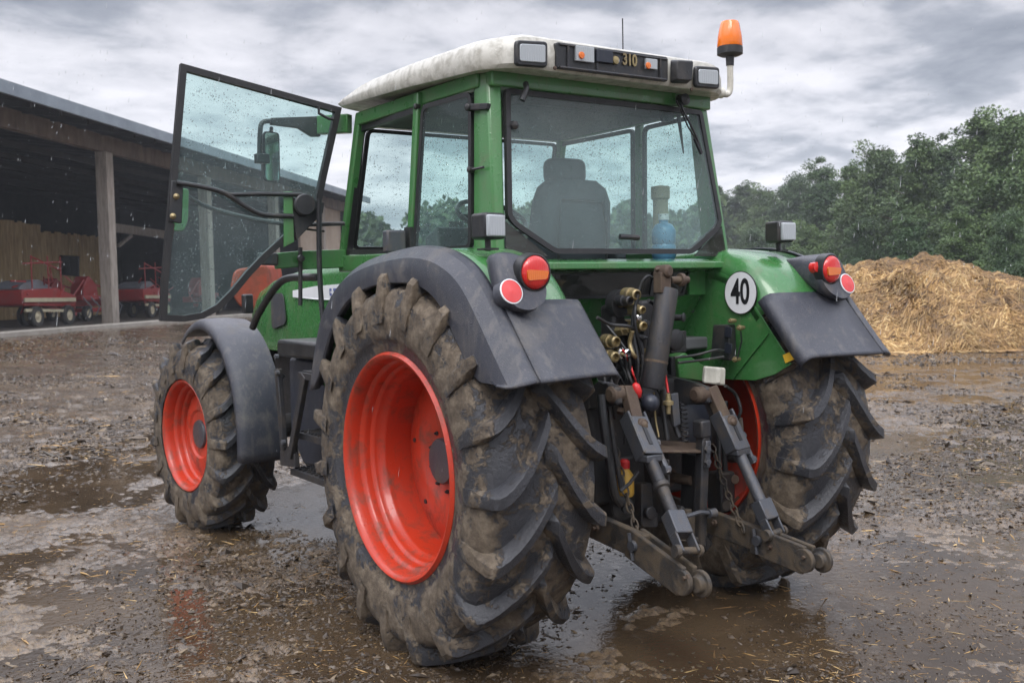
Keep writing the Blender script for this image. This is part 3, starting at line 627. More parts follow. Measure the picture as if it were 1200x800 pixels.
# ------------------------------------------------------------------ trees
def tree_mesh(seed, H, Rc, nleaf, leafmat_, lsz, base=.1, lean=0):
    r = np.random.default_rng(seed); tb = MB(); clumps = []
    tr = [Vector((0, 0, 0))]
    for k in range(1, 8): tr.append(Vector((r.normal(0, .02*H*k/7)+lean*k/7, r.normal(0, .02*H*k/7), H*.9*k/7)))
    tb.tube(tr, [H*.018, H*.003], 7)
    nb = 46
    for j in range(nb):
        f_ = base+(1-base)*(j+r.random())/nb; hgt = H*f_*.93; prof = math.sin(min(1, (1-f_)*1.25+.1)*math.pi*.55)*(.65+.35*math.sin(min(1, f_*2.2)*1.57))
        L0 = Rc*prof*r.uniform(.5, 1.15)*(1.1-.45*f_)*(.85+.22*math.sin(f_*23+seed)); an = j*2.4+r.normal(0, .4); k = min(6, int(f_*7)); p0 = tr[k].lerp(tr[k+1], f_*7-k if k < 6 else .5); p0 = Vector((p0.x, p0.y, hgt*.92))
        d = Vector((math.cos(an), math.sin(an), r.uniform(.05, .55))); p1 = p0+d*L0*.5; p2 = p0+d*L0+Vector((0, 0, -.06*L0))
        tb.tube([p0, p1, p2], [H*.006, H*.0012], 4)
        for q in range(5): t_ = .35+.65*(q+r.random())/5; pp = p0.lerp(p2, t_); clumps.append((pp.x+r.normal(0, .07*Rc*2), pp.y+r.normal(0, .07*Rc*2), pp.z+r.normal(0, .05*H), (.095+.05*(1-f_))*Rc*2*r.uniform(.5, 1.2)))
    clumps = np.array(clumps); nc = len(clumps); ci = r.integers(0, nc, nleaf); c = clumps[ci]
    dr = r.normal(0, 1, (nleaf, 3)); dr /= np.linalg.norm(dr, axis=1)[:, None]; rad_ = c[:, 3:4]*np.sqrt(r.random((nleaf, 1)))*np.array([[1.15, 1.15, .9]])
    p = c[:, :3]+dr*rad_; p[:, 2] = np.maximum(p[:, 2], .05)
    u = r.normal(0, 1, (nleaf, 3)); u[:, 2] *= .6; u /= np.linalg.norm(u, axis=1)[:, None]; w = np.cross(u, r.normal(0, 1, (nleaf, 3))); w /= np.linalg.norm(w, axis=1)[:, None]
    s = lsz*r.uniform(.55, 1.3, (nleaf, 1)); V = np.stack([p-u*s, p+w*s*.55, p+u*s, p-w*s*.55], 1).reshape(-1, 3)
    F = np.arange(nleaf*4).reshape(-1, 4); v = np.clip(r.random(nc)[ci]*.7+r.random(nleaf)*.4, 0, 1)
    return tb, V, F, np.repeat(v, 4)
protos = []
for sd_, H, Rc, nl, lm, ls, base in ((1, 10, 3.0, 60000, 'leaf', .085, .05), (2, 10, 2.5, 52000, 'leaf2', .080, .08), (3, 10, 2.1, 42000, 'leaf', .080, .12), (4, 10, 3.5, 60000, 'leaf2', .09, .03)):
    tb, V, F, v = tree_mesh(sd_, H, Rc, nl, lm, ls, base)
    root = empty('broadleaf_tree', (0, 0, 0), '', 'tree', 'trees along the field edge')
    tk = tb.build('trunk', root, 'bark', local=True); cr_ = npmesh('crown', V, F, lm, v, root); protos.append([root, tk, cr_, False])
def place_tree(pi, px, dep, topy, label, rz=0, wide=1.0):
    pr = protos[pi]
    if pr[3]:
        root = pr[0].copy(); COL.objects.link(root)
        for ch in pr[1:3]: c = ch.copy(); COL.objects.link(c); c.parent = root
    else: root = pr[0]; pr[3] = True
    p = PD(px, topy, dep); g0 = 0.0; H = (p[2]-g0)*1.03
    root.location = (p[0], p[1], g0-.05); root.scale = (H/10*wide, H/10*wide, H/10); root.rotation_euler = (0, 0, rz); root['label'] = label
T_ = [(0, 1192, 46, 116, 'tallest broadleaf tree at the right edge behind the straw heap', .95),
      (2, 1150, 50, 122, 'tall narrow tree second from the right edge behind the straw heap', 1.1),
      (1, 1112, 56, 158, 'slimmer dark tree rising over the middle of the straw heap', .95),
      (2, 1078, 54, 152, 'airy tree with sky showing through, above the left half of the straw heap', 1.1),
      (0, 1034, 62, 160, 'round topped tree above the left end of the straw heap', .95),
      (2, 1000, 70, 184, 'broadleaf tree directly above the right tail light of the tractor', 1.15),
      (1, 968, 78, 186, 'dark tree just right of the fender work light on the right side', 1.1),
      (3, 930, 96, 198, 'bushy tree directly behind the right fender work light', .85),
      (0, 900, 112, 213, 'rain-faded tree between the cab and the right fender work light', 1.0),
      (2, 874, 126, 209, 'pale rain-faded tree just right of the cab corner', 1.3),
      (1, 846, 140, 220, 'faded tree half hidden by the right rear cab post', 1.2),
      (3, 1185, 38, 240, 'lower spreading tree at the right edge in front of the tallest one', .85),
      (2, 1125, 43, 238, 'low tree close behind the crest of the straw heap', 1.35),
      (1, 1068, 48, 246, 'low dark tree behind the left shoulder of the straw heap', 1.35),
      (3, 1008, 56, 250, 'low bushy tree behind the left foot of the straw heap', 1.0),
      (0, 948, 70, 255, 'low bushy tree seen over the right fender of the tractor', 1.1),
      (3, 888, 90, 264, 'low pale tree next to the lower right cab corner', 1.1),
      (0, 1240, 41, 170, 'tree cut by the right edge of the picture', 1.0)]
for i_, (pi, px, dep, ty, lb, wd_) in enumerate(T_): place_tree(pi, px, dep, ty, lb, i_*1.7, wd_)
# far wood beyond the yard: one mass of leaves seen through the cab
r = np.random.default_rng(77); n = 60000; px = r.uniform(300, 1290, n); dep = r.uniform(125, 155, n)
cx = np.cos(px*.06)+.6*np.sin(px*.023+1)+.5*np.sin(px*.13); topz = 11.0+cx*1.2
u_ = (px-600)/FPX; bx = CAM[0]+dep*(FW[0]+RT[0]*u_); by = CAM[1]+dep*(FW[1]+RT[1]*u_)
zz = r.random(n)**.7*topz; rr_ = vn(np.stack([bx*.25, by*.25, zz*.3], 1), 4)*1.8; p = np.stack([bx, by+rr_, zz+rr_*.4], 1)
u = r.normal(0, 1, (n, 3)); u /= np.linalg.norm(u, axis=1)[:, None]; w = np.cross(u, r.normal(0, 1, (n, 3))); w /= np.linalg.norm(w, axis=1)[:, None]; s = r.uniform(.3, .75, (n, 1))
o = npmesh('far_wood', np.stack([p-u*s, p+w*s*.6, p+u*s, p-w*s*.6], 1).reshape(-1, 3), np.arange(n*4).reshape(-1, 4), 'leaf', np.repeat(r.random(n), 4))
o['kind'] = 'stuff'; o['label'] = 'far hazy wood on the horizon seen through the cab windows'; o['category'] = 'woodland'
# ------------------------------------------------------------------ tractor
T = empty('tractor', (0, 1.3, 0), 'green farm tractor with white cab roof, orange-red rims and its left cab door swung open', 'tractor')
AY, AZ = .06, .813

def tyre_mesh(name, parent, R, hw, rimr, nl, lh, lw, sweep, seed):
    prof = [(0, R), (hw*.35, R-.004), (hw*.7, R-.014), (hw*.9, R-.032), (hw*1.0, R-.065), (hw*1.045, R-.115), (hw*1.05, R-.17), (hw*1.02, R-.22)]
    rr_ = R-.22
    prof += [(hw*1.0, rr_-.02), (hw*.985, rr_-.024), (hw*.95, (rr_+rimr)/2), (hw*.93, rimr+.02), (hw*.90, rimr-.004), (hw*.87, rimr-.010)] if rr_ > rimr+.06 else [(hw*.97, rimr+.03), (hw*.93, rimr+.008), (hw*.88, rimr-.008)]
    full = [(-a, r_) for a, r_ in reversed(prof[1:])] + prof
    # resample
    pts = []
    for (a0, r0), (a1, r1) in zip(full[:-1], full[1:]):
        k = max(1, int(math.hypot(a1-a0, r1-r0)/.022)); pts += [(a0+(a1-a0)*q/k, r0+(r1-r0)*q/k) for q in range(k)]
    pts.append(full[-1]); pts = np.array(pts); n = 220; th = np.arange(n)*2*np.pi/n
    X = np.repeat(pts[:, 0][:, None], n, 1); Rr = np.repeat(pts[:, 1][:, None], n, 1); TH = np.repeat(th[None], len(pts), 0)
    V = [np.stack([X.ravel(), (Rr*np.cos(TH)).ravel(), (Rr*np.sin(TH)).ravel()], 1)]
    i = np.arange(len(pts)-1)[:, None]*n; k = np.arange(n)[None]; k2 = (k+1) % n
    F = [np.stack([i+k, i+k2, i+n+k2, i+n+k], 2).reshape(-1, 4)]
    base = len(V[0])
    # lugs: start near the centre line and sweep back to the shoulder, then drop down the sidewall
    us = np.array([-.10, .02, .15, .3, .45, .6, .75, .88, .96, 1.02, 1.075, 1.09]); 
    xs = us*hw
    def carc(x): return np.interp(abs(x), [p[0] for p in prof[:6]], [p[1] for p in prof[:6]])
    for side in (1, -1):
        for j in range(nl):
            t0 = 2*math.pi*(j+(0 if side > 0 else .5))/nl
            rows = []
            for q, (u_, x) in enumerate(zip(us, xs)):
                uu = min(max(u_, 0), 1.0); dth = sweep*(1-(1-uu)**1.65)
                top = R+lh-.012*uu**2 if q < 8 else [R+lh-.016, R+lh-.034, R-.045, R-.12][q-8]
                if q == 0: top = R+.012
                bot = carc(x)-.03 if q < 8 else [R-.08, R-.12, R-.16, R-.17][q-8]
                half = (lw*.5)*(1+.28*uu)/R; hb = half+.016/R+(.5*half if q in (0,) else 0)
                if q == 0: half *= .7
                c_ = t0+dth
                dslope = sweep*1.65*(1-uu)**.65/hw*.35       # shear so that the bar stays perpendicular
                cr = []
                for (dt, rr2, sh) in ((-hb, bot, 0), (-hb*.98, (bot+top)/2-.006, 0), (-half, top-.004, 0), (-half*.85, top, 0), (half*.85, top, 0), (half, top-.004, 0), (hb*.98, (bot+top)/2-.006, 0), (hb, bot, 0)):
                    a_ = c_+dt*(1+.55*(1-uu)); xx = x*side
                    cr.append((xx, rr2*math.cos(a_), rr2*math.sin(a_)))
                rows.append(cr)
            rows = np.array(rows); m_ = rows.shape[1]
            # subdivide lengthwise once for mud relief
            r2 = [rows[0]]
            for q in range(1, len(rows)): r2 += [(rows[q-1]+rows[q])/2, rows[q]]
            rows = np.array(r2); nr = len(rows); V.append(rows.reshape(-1, 3))
            i = np.arange(nr-1)[:, None]*m_; k = np.arange(m_-1)[None]
            f = np.stack([i+k, i+k+1, i+m_+k+1, i+m_+k], 2).reshape(-1, 4)
            cap = np.array([[0, 1, 6, 7], [1, 2, 5, 6], [2, 3, 4, 5]]); e0 = (nr-1)*m_
            f = np.concatenate([f, cap, cap[:, ::-1]+e0]); F.append(f+base); base += nr*m_
    V = np.concatenate(V); F = np.concatenate(F)
    nn = fbm(V*14+seed, seed, 3)*.0022+fbm(V*45, seed+3, 2)*.0012
    rad_ = np.hypot(V[:, 1], V[:, 2]); sc = 1+nn/np.maximum(rad_, .1); V2 = V.copy(); V2[:, 1] *= sc; V2[:, 2] *= sc; V2[:, 0] += np.sign(V[:, 0])*nn*.8*(np.abs(V[:, 0]) > hw*.9)
    # how much mud clings: sidewall ring and groove floors, less on the lug tops
    ax_ = np.abs(V[:, 0])/hw; mud = np.where(ax_ > .93, .58-1.0*np.clip((R-.2-rad_)/.2, 0, 1), .15)-np.clip((rad_-R-.5*lh)/lh, 0, 1)*.32
    mud += np.where((np.abs(V[:, 0]) < hw*.95) & (rad_ < R+.01), .25, 0)
    o = npmesh(name, V2, F, 'tyre', mud, parent, smooth=False, an='mud')
    me = o.data; bm = bmesh.new(); bm.from_mesh(me); bmesh.ops.recalc_face_normals(bm, faces=bm.faces); bm.to_mesh(me); bm.free()
    me.polygons.foreach_set('use_smooth', [True]*len(me.polygons)); me.set_sharp_from_angle(angle=rad(32))
    return o

def rim_parts(side, rr, hw, hub_x, disc_x, hubr, bolts, front, parent_name, loc, rot):
    """side -1 = left. wheel part = disc; sub-parts: rim, hub, tyre"""
    s = side; ax = (s, 0, 0); F_ = hw*.93   # flange distance from the tyre centre, outward
    mb = MB(); dr = rr*.86
    mb.lathe((0, 0, 0), ax, [(disc_x-.03, dr), (disc_x, dr), (disc_x+.004, dr*.97), (disc_x+.035, dr*.80), (disc_x+.05, dr*.62), (disc_x+.05, hubr*1.75), (disc_x+.038, hubr*1.6), (disc_x+.04, .02), (disc_x-.0, .02), (disc_x-.03, dr)], 72, False)
    w = mb.build(parent_name, None, 'red_rim', smooth=40, local=True)
    w.parent = T; w.location = (loc[0]-T.location[0], loc[1]-T.location[1], loc[2]-T.location[2]); w.rotation_euler = (0, 0, rot)
    mb = MB()
    o_ = F_
    prof = [(o_-.022, rr+.012), (o_, rr+.016), (o_+.012, rr+.006), (o_+.006, rr-.006), (o_-.012, rr-.012), (o_-.030, rr-.016), (o_-.055, rr-.018), (o_-.063, rr-.032), (o_-.075, rr-.036), (o_-.100, rr-.037), (o_-.108, rr-.050), (o_-.118, rr-.053), (o_-.145, rr-.054), (o_-.155, rr-.066), (o_-.17, rr-.068)]
    end = -hw*.93
    if disc_x < o_-.2: prof += [(disc_x+.01, rr-.070), (disc_x-.02, rr-.072)]
    prof += [(-hw*.3 if disc_x > -.02 else disc_x-.05, rr-.075), (end+.09, rr-.03), (end+.03, rr-.02), (end, rr-.005), (end-.01, rr+.01), (end+.01, rr+.014)]
    prof = sorted(prof[:1], key=lambda a: 0)+prof[1:]
    mb.lathe((0, 0, 0), ax, prof, 96, False)
    rm = mb.build('rim', w, 'red_rim', smooth=50, local=True)
    md = rm.modifiers.new('solid', 'SOLIDIFY'); md.thickness = .006; md.offset = 0
    mb = MB(); hx = hub_x
    mb.lathe((0, 0, 0), ax, [(disc_x-.1, hubr*1.02), (hx-.01, hubr*1.02), (hx, hubr*.96), (hx+.004, hubr*.7), (hx+.004, 0)], 48)
    mb.build('hub', w, 'grey_steel', smooth=40, local=True)
    for k in range(bolts):
        a = 2*math.pi*(k+.5)/bolts; mb = MB(); rb = hubr*1.38
        mb.lathe((s*(disc_x+.04), rb*math.cos(a), rb*math.sin(a)), ax, [(-.01, .010), (.006, .010), (.008, .006), (.014, .006), (.014, 0)], 6); mb.build('bolt', w, 'iron_dark', local=True)
    if not front:
        for k in range(6):   # valve / clamp bolts on the barrel
            a = 2*math.pi*(k+.2)/6; mb = MB(); mb.lathe((s*(disc_x+.038), dr*.7*math.cos(a), dr*.7*math.sin(a)), ax, [(0, .011), (.012, .011), (.012, 0)], 6); mb.build('bolt', w, 'iron_dark', local=True)
    return w
RC = .862
for s in (-1, 1):
    w = rim_parts(s, .474, .262, .022 if s < 0 else .0, -.055, .100, 10, False, 'rear_wheel', (s*RC, AY, AZ), 0)
    if s < 0: ty = tyre_mesh('tyre', w, .787, .262, .478, 19, .052, .036, .36, 3)
    else: c = ty.copy(); COL.objects.link(c); c.parent = w; c.rotation_euler = (.12, 0, 0); ty2 = c
ty.data.name = 'rear_tyre'
FY, FZ, FC = 3.05, .622, .93
for s in (-1, 1):
    w = rim_parts(s, .362, .20, .10, .045, .095, 0, True, 'front_wheel', (s*FC, FY, FZ), .103)
    if s < 0: fty = tyre_mesh('tyre', w, .600, .20, .368, 17, .040, .032, .38, 9)
    else: c = fty.copy(); COL.objects.link(c); c.parent = w

# --- rear fenders
KY = [(1.02, 1.09), (.965, 1.24), (.87, 1.43), (.76, 1.54), (.62, 1.63), (.45, 1.685), (.25, 1.718), (0, 1.737), (-.16, 1.732), (-.28, 1.713), (-.38, 1.68), (-.46, 1.64), (-.53, 1.585), (-.60, 1.51), (-.70, 1.39), (-.80, 1.27), (-.845, 1.222)]
OY = [(.915, 1.085), (.862, 1.19), (.79, 1.31), (.69, 1.42), (.57, 1.505), (.42, 1.56), (.24, 1.59), (0, 1.595), (-.14, 1.575), (-.22, 1.545), (-.275, 1.51), (-.32, 1.47), (-.36, 1.42), (-.41, 1.36), (-.47, 1.29), (-.55, 1.235), (-.72, 1.222)]
def densify(a, k=3):
    a = [Vector((0, p[0], p[1])) for p in a]; e_ = [a[0]*2-a[1]]+a+[a[-1]*2-a[-2]]; out = []
    for i in range(1, len(e_)-2):
        p0, p1, p2, p3 = e_[i-1:i+3]
        for q in range(k): t_ = q/k; out.append(.5*((2*p1)+(p2-p0)*t_+(2*p0-5*p1+4*p2-p3)*t_**2+(3*p1-p0-3*p2+p3)*t_**3))
    out.append(a[-1]); return [(p.y, p.z) for p in out]
K = densify(KY); OY = [(a_-.05*min(1, max(0, (b_-1.1)/.1)), b_-.003) for a_, b_ in OY]; OY[-1] = (-.70, 1.222); OY[-2] = (-.60, 1.226)
O_ = densify(OY)
def nrm(K, i):
    a = Vector(K[max(i-1, 0)]); b = Vector(K[min(i+1, len(K)-1)]); d = (b-a).normalized(); n = Vector((d.y, -d.x)); return n if n.y > 0 or i > len(K)*.6 or i < len(K)*.3 else -n
def kpt(i, h):   # point offset outward from the crown curve
    a = Vector(K[max(i-1, 0)]); b = Vector(K[min(i+1, len(K)-1)]); d = (b-a).normalized(); n = Vector((d.y, -d.x))
    if n.dot(Vector((K[i][0]-.05, K[i][1]-1.0))) < 0: n = -n
    return (K[i][0]+n.x*h, K[i][1]+n.y*h)
def shift(i):    # the inner edge sits slightly forward of the outer one at the rear
    return .07*max(0, min(1, (-K[i][0]-.1)/.5))
iG = max(i for i in range(len(K)) if K[i][1] > 1.50)   # where the green crown gives way to the rear panel
for s in (-1, 1):
    mb = MB(); rows = []
    for i in range(0, iG+2):
        y, z_ = K[i]; sh = shift(i); r_ = []
        for x, h, f_ in ((.565, -.14, 1), (.57, -.075, 1), (.585, -.036, 1), (.615, -.010, 1), (.66, .002, .8), (.75, .004, .5), (.88, .0, .15), (1.0, -.003, 0)):
            yy, zz = kpt(i, h); r_.append((s*x, yy+sh*f_, zz))
        rows.append(r_)
    mb.grid(rows)
    fen = mb.build('rear_fender', T, 'green', smooth=60, solid=.006)
    # inner wall
    wl = [K[i] for i in range(0, len(K)) if K[i][1] > 1.15]
    mb = MB(); top = [(y+shift(i)*1, z_) for i, (y, z_) in [(i, kpt(i, -.10)) for i in range(len(K))] if z_ > 1.0 and y < .93]
    poly = [(s*.567, y, z_) for y, z_ in top if z_ > 1.21] + [(s*.567, -.66, 1.19), (s*.567, -.56, 1.135), (s*.567, -.44, 1.10), (s*.567, .05, 1.085), (s*.567, .85, 1.085)]
    mb.prism(poly, (s*.006, 0, 0)); mb.build('inner_wall', fen, 'green', smooth=0, bevel=.003)
    mb = MB(); mb.beam((s*.560, -.30, 1.10), (s*.560, -.53, 1.33), .006, .012); mb.build('fold_line', fen, 'green', smooth=30)
    # black rubber extension
    mb = MB(); rows = []
    for i in range(len(K)):
        y, z_ = K[i]; oy, oz = O_[i]; r_ = []
        a0 = kpt(i, .010); a1 = kpt(i, .011); a2 = kpt(i, .004); a3 = kpt(i, -.040); a3 = (a3[0], max(a3[1], 1.216) if y < 0 else a3[1])
        r_.append((s*.992, a0[0], a0[1])); r_.append((s*1.01, a1[0], a1[1])); r_.append((s*1.04, a2[0], a2[1])); r_.append((s*1.090, a3[0], a3[1]))
        for f_, x in ((.25, 1.099), (.6, 1.103), (.95, 1.100), (1, 1.092)): r_.append((s*x, a3[0]+(oy-a3[0])*f_, a3[1]+(oz-a3[1])*f_))
        r_.append((s*1.065, oy, oz+.004)); rows.append(r_)
    mb.grid(rows); mb.build('fender_extension', fen, 'rubber_plastic', smooth=27, solid=.010)
    # rear panel
    mb = MB(); rows = []
    for i in range(iG, len(K)):
        sh = shift(i); r_ = []
        for x, h, f_ in ((.535, -.055, 1), (.545, -.012, 1), (.57, .006, 1), (.62, .010, .95), (.74, .011, .6), (.88, .010, .2), (.984, .009, .0)):
            yy, zz = kpt(i, h); r_.append((s*x, yy+sh*f_, zz))
        rows.append(r_)
    # sloping top edge
    mb.grid(rows); mb.build('rear_panel', fen, 'rubber_plastic', smooth=50, solid=.012)
    # lamp housing, a blunt pod growing rearward out of the crown
    cx, cz = .885, 1.60
    out = [(-.115, .10), (-.04, .105), (.045, .075), (.075, .02), (.085, -.045), (.06, -.095), (-.02, -.135), (-.10, -.12), (-.135, -.06), (-.128, .03)]
    out = [(-a, b) for a, b in out]  # wide side inward
    ring = round_poly([(cx*1+a*1.0, 0, cz+b) for a, b in out], .05, 4)
    rows = []
    for yy, sc_, dz_ in ((-.32, .22, .05), (-.42, .45, .04), (-.50, .72, .02), (-.57, .95, 0), (-.615, .98, 0), (-.632, .90, 0)):
        rows.append([(s*(cx+(p.x-cx)*sc_-.03*(1-sc_)), yy+(.40*(p.z-cz)*min(1, max(0, (-.42-yy)/.1))), cz+(p.z-cz)*sc_+dz_) for p in ring])
    rows.append([(s*cx+.02*(p.x-cx), yy+.40*(p.z-cz)*.02, cz+.02*(p.z-cz)) for p in ring])
    mb = MB(); mb.loft(rows); hs = mb.build('lamp_housing', fen, 'rubber_plastic', smooth=50)
    lx, lz = .862, 1.622
    mb = MB().mat('black'); mb.lathe((s*lx, -.61, lz), (0, -1, 0), [(0, .076), (.045, .072), (.047, .066), (.04, .064)], 40, False)
    mb.build('lamp_ring', hs)
    mb = MB().mat('lens_red'); mb.lathe((s*lx, -.60, lz), (0, -1, 0), [(0, .066), (.048, .066), (.062, .060), (.070, .045), (.073, 0)], 40)
    tl = mb.build('tail_light', fen, smooth=60)
    # orange indicator band: a wedge across the middle of the lens
    mb = MB().mat('lens_orange'); mb.prism(round_poly([(s*lx-.046, -.664, lz-.030), (s*lx+.040, -.664, lz-.026), (s*lx+.050, -.664, lz+.006), (s*lx-.050, -.664, lz+.010)], .01), (0, -.0105, 0)); mb.build('indicator_band', tl, smooth=0)
    rx, rz_ = (.975, 1.552)
    mb = MB().mat('rubber_plastic'); mb.lathe((s*rx, -.655, rz_), (0, -1, .35), [(-.04, .056), (-.002, .052), (.0005, .0495)], 32, False); mb.mat('white_label'); mb.lathe((s*rx, -.655, rz_), (0, -1, .35), [(.0, .0495), (.004, .0492), (.005, .045)], 32, False); mb.mat('lens_pink'); mb.lathe((s*rx, -.654, rz_), (0, -1, .35), [(0, .0465), (.006, .044), (.009, 0)], 32)
    mb.build('reflector', fen, smooth=40)
    mb = MB(); mb.lathe((s*.79, -.60, 1.63), (0, -1, .1), [(0, .026), (.03, .024), (.036, 0)], 20)
    if s > 0: mb.build('side_marker', fen, 'lens_red')
    # work light on the fender
    wx, wy, wz = (-.875, -.40, 1.80) if s < 0 else (.845, -.40, 1.80)
    mb = MB(); R_ = Matrix.Rotation(-.1*s, 3, 'Z'); mb.box((wx, wy+.045, wz+.012), (.105, .10, .105), R_); 
    wlb = mb.build('work_light', fen, 'black', bevel=.012)
    mb = MB(); mb.box((wx, wy-.010, wz+.012), (.088, .02, .086), R_); mb.build('lens', wlb, 'lens_clear', bevel=.006)
    mb = MB(); mb.tube([(wx, wy+.05, wz-.03), (wx, wy+.05, wz-.085)], .012, 8); mb.box((wx, wy+.05, wz-.078), (.06, .07, .008)); mb.build('bracket', wlb, 'black')

# front of left fender: small grey marker box on a stalk (front position lamp seen from behind)
c = P(462, 283, 'x', -.95)
mb = MB(); mb.box(c, (.035+.06, .05, .10)); f1 = mb.build('marker_lamp', T, 'grey_steel', bevel=.008)
mb = MB(); mb.beam((c[0]+.01, c[1], c[2]-.03), (c[0]+.02, c[1], 1.68), .02, .03, up=(0, 1, 0)); mb.box((c[0]+.075, c[1]-.0, c[2]+.01), (.02, .05, .11)); mb.build('bracket', f1, 'black')

# speed sign 40
sc_ = P(868, 343, 'x', .558); 
mb = MB().mat('ink'); mb.lathe((.560, sc_[1], sc_[2]), (-1, 0, 0), [(0, .104), (.004, .104), (.0045, 0)], 56); mb.mat('white_label'); mb.lathe((.5565, sc_[1], sc_[2]), (-1, 0, 0), [(0, .0995), (.0016, .0995), (.0018, 0)], 56)
sg = mb.build('speed_sign', T, smooth=40)
text('40', .165, frameM((.5535, sc_[1], sc_[2]), (0, -1, 0), (0, 0, 1)), 'ink', 'numerals', sg, .0006, (.72, 1.02), .0035)
q = P(925, 418, 'x', .56); mb = MB(); mb.beam((.5605, q[1]+.03, q[2]-.012), (.5605, q[1]-.03, q[2]+.012), .004, .04); mb.build('yellow_sticker', T, 'yellow')

# --- cab
def mir(p, s): return (s*p[0], p[1], p[2])
A0, A1 = (.70, 1.385, 1.72), (.672, 1.17, 2.50)
B0_, B1_ = (.735, .555, 1.66), (.695, .50, 2.50)
C0, C1 = (.705, -.045, 1.70), (.655, .035, 2.50)
cab = MB()
for s in (-1, 1):
    for a, b, w_, h_ in ((A0, A1, .045, .055), (B0_, B1_, .035, .045)):
        cab.beam(mir(a, s), mir(b, s), w_, h_, up=(0, 1, 0))
    # wide rear corner post with an angled face
    rows = []
    for f_ in (0, 1):
        z_ = 1.66+f_*.84; t_ = (z_-1.66)/.84
        ox = .725-.055*t_; ix = .668-.072*t_; yb = -.176+.112*t_
        rows.append([(s*ox, .00+.05*t_, z_), (s*ox, -.075+.06*t_, z_), (s*(ox-.012), yb+.022, z_), (s*(ix+.012), yb+.006, z_), (s*ix, yb+.006, z_), (s*ix, yb+.05, z_), (s*(ox-.03), .02+.05*t_, z_)])
    cab.loft(rows)
    # roof rail and sill
    cab.beam((s*.672, 1.19, 2.475), (s*.660, -.0, 2.475), .05, .07)
    cab.beam((s*.715, 1.38, 1.715), (s*.725, .0, 1.69), .035, .09)
cab.beam((-.66, -.035, 2.475), (.66, -.035, 2.475), .09, .075)
cab.beam((-.66, 1.19, 2.475), (.66, 1.19, 2.475), .06, .07)
cab.beam((-.70, 1.39, 1.72), (.70, 1.39, 1.72), .05, .09)
cf = cab.build('cab_frame', T, 'green2', smooth=30, bevel=.008)
# ledge below the rear window
mb = MB(); mb.prism([(-.665, -.13, 1.69), (-.665, -.235, 1.672), (-.665, -.235, 1.640), (-.665, -.13, 1.625)], (1.33-.03, 0, 0)); mb.build('rear_ledge', T, 'green', bevel=.006)
# lower dark window, cab rear wall
mb = MB(); mb.prism([(-.56, -.125, 1.628), (.44, -.125, 1.628), (.40, -.115, 1.515), (-.56, -.115, 1.515)], (0, .012, 0)); lw = mb.build('lower_rear_window', T, 'glass_dark', smooth=0)
mb = MB(); mb.beam((.22, -.130, 1.63), (.20, -.120, 1.515), .02, .012, up=(0, 1, 0)); ring_frame(mb, [(-.56, -.13, 1.635), (.46, -.13, 1.635), (.42, -.12, 1.508), (-.56, -.12, 1.508)], .012, (0, .02, 0)); mb.build('window_frame', lw, 'black')
mb = MB(); mb.prism([(-.565, -.10, 1.51), (.565, -.10, 1.51), (.565, .22, 1.08), (-.565, .22, 1.08)], (0, .02, .01)); mb.beam((.46, -.115, 1.62), (.46, .13, 1.20), .05, .015); mb.build('rear_wall', T, 'green', smooth=0, bevel=.004)
mb = MB(); mb.box((.51, -.115, 1.575), (.11, .015, .125)); mb.build('wall_corner', T, 'green')
# cab tub, floor (dark)
mb = MB()
mb.box((0, .62, 1.27), (1.16, 1.5, .06)); mb.box((-.60, .95, 1.45), (.05, .86, .42)); mb.box((.60, .95, 1.45), (.05, .86, .42))
mb.box((-.62, .27, 1.55), (.16, .62, .26)); mb.box((.62, .27, 1.55), (.16, .62, .26)); mb.box((0, 1.36, 1.5), (1.25, .05, .42)); mb.box((0, -.02, 1.58), (1.1, .1, .14))
mb.build('cab_floor', T, 'interior', bevel=.01)
mb = MB(); mb.box((0, .58, 2.455), (1.26, 1.16, .03)); mb.box((0, .25, 2.42), (.9, .4, .05)); mb.build('headliner', T, 'interior', bevel=.01)

# glass panes with rubber frames
def pane(name, poly, wseal, n_out, mat='glass', thick=.006, rr=.04, parent=T, sealmat='seal', sd=.018):
    n_ = Vector(n_out); p = round_poly(poly, rr, 4)
    mb = MB(); mb.prism(inset(p, wseal*.5), n_*thick); g_ = mb.build(name, parent, mat, smooth=0)
    mb = MB(); ring_frame(mb, [q+n_*(sd*.5) for q in p], wseal, -n_*sd); fr_ = mb.build('window_frame', g_, sealmat, smooth=0, bevel=.003); return g_
for s in (-1, 1):
    if True:
        pr = [(.69, 1.355, 1.775), (.722, .585, 1.745), (.688, .535, 2.435), (.668, 1.205, 2.435)]
        w = pane('side_door_glass' if s > 0 else 'side_window', [mir(p, s) for p in pr], .022, (s*.99, 0, .06)) if s > 0 else None
    pr = [(.733, .522, 1.735), (.722, .01, 1.735), (.672, .058, 2.435), (.694, .468, 2.435)]
    pane('quarter_window', [mir(p, s) for p in pr], .022, (s*.99, 0, .06), rr=.05)
# door opening seal on the left side (door stands open) plus far lower edge
mb = MB(); ring_frame(mb, round_poly([(-.70, 1.358, 1.765), (-.728, .582, 1.735), (-.694, .528, 2.44), (-.674, 1.20, 2.44)], .05), .028, (.03, 0, 0)); mb.build('door_seal', T, 'seal', smooth=0, bevel=.003)
mb = MB(); mb.box((-.69, 1.16, 1.715), (.02, .28, .07)); mb.build('vent_panel', T, 'black', bevel=.008)
# windscreen
pane('windscreen', [(-.655, 1.36, 1.79), (.655, 1.36, 1.79), (.635, 1.18, 2.43), (-.635, 1.18, 2.43)], .02, (0, 1, .2))
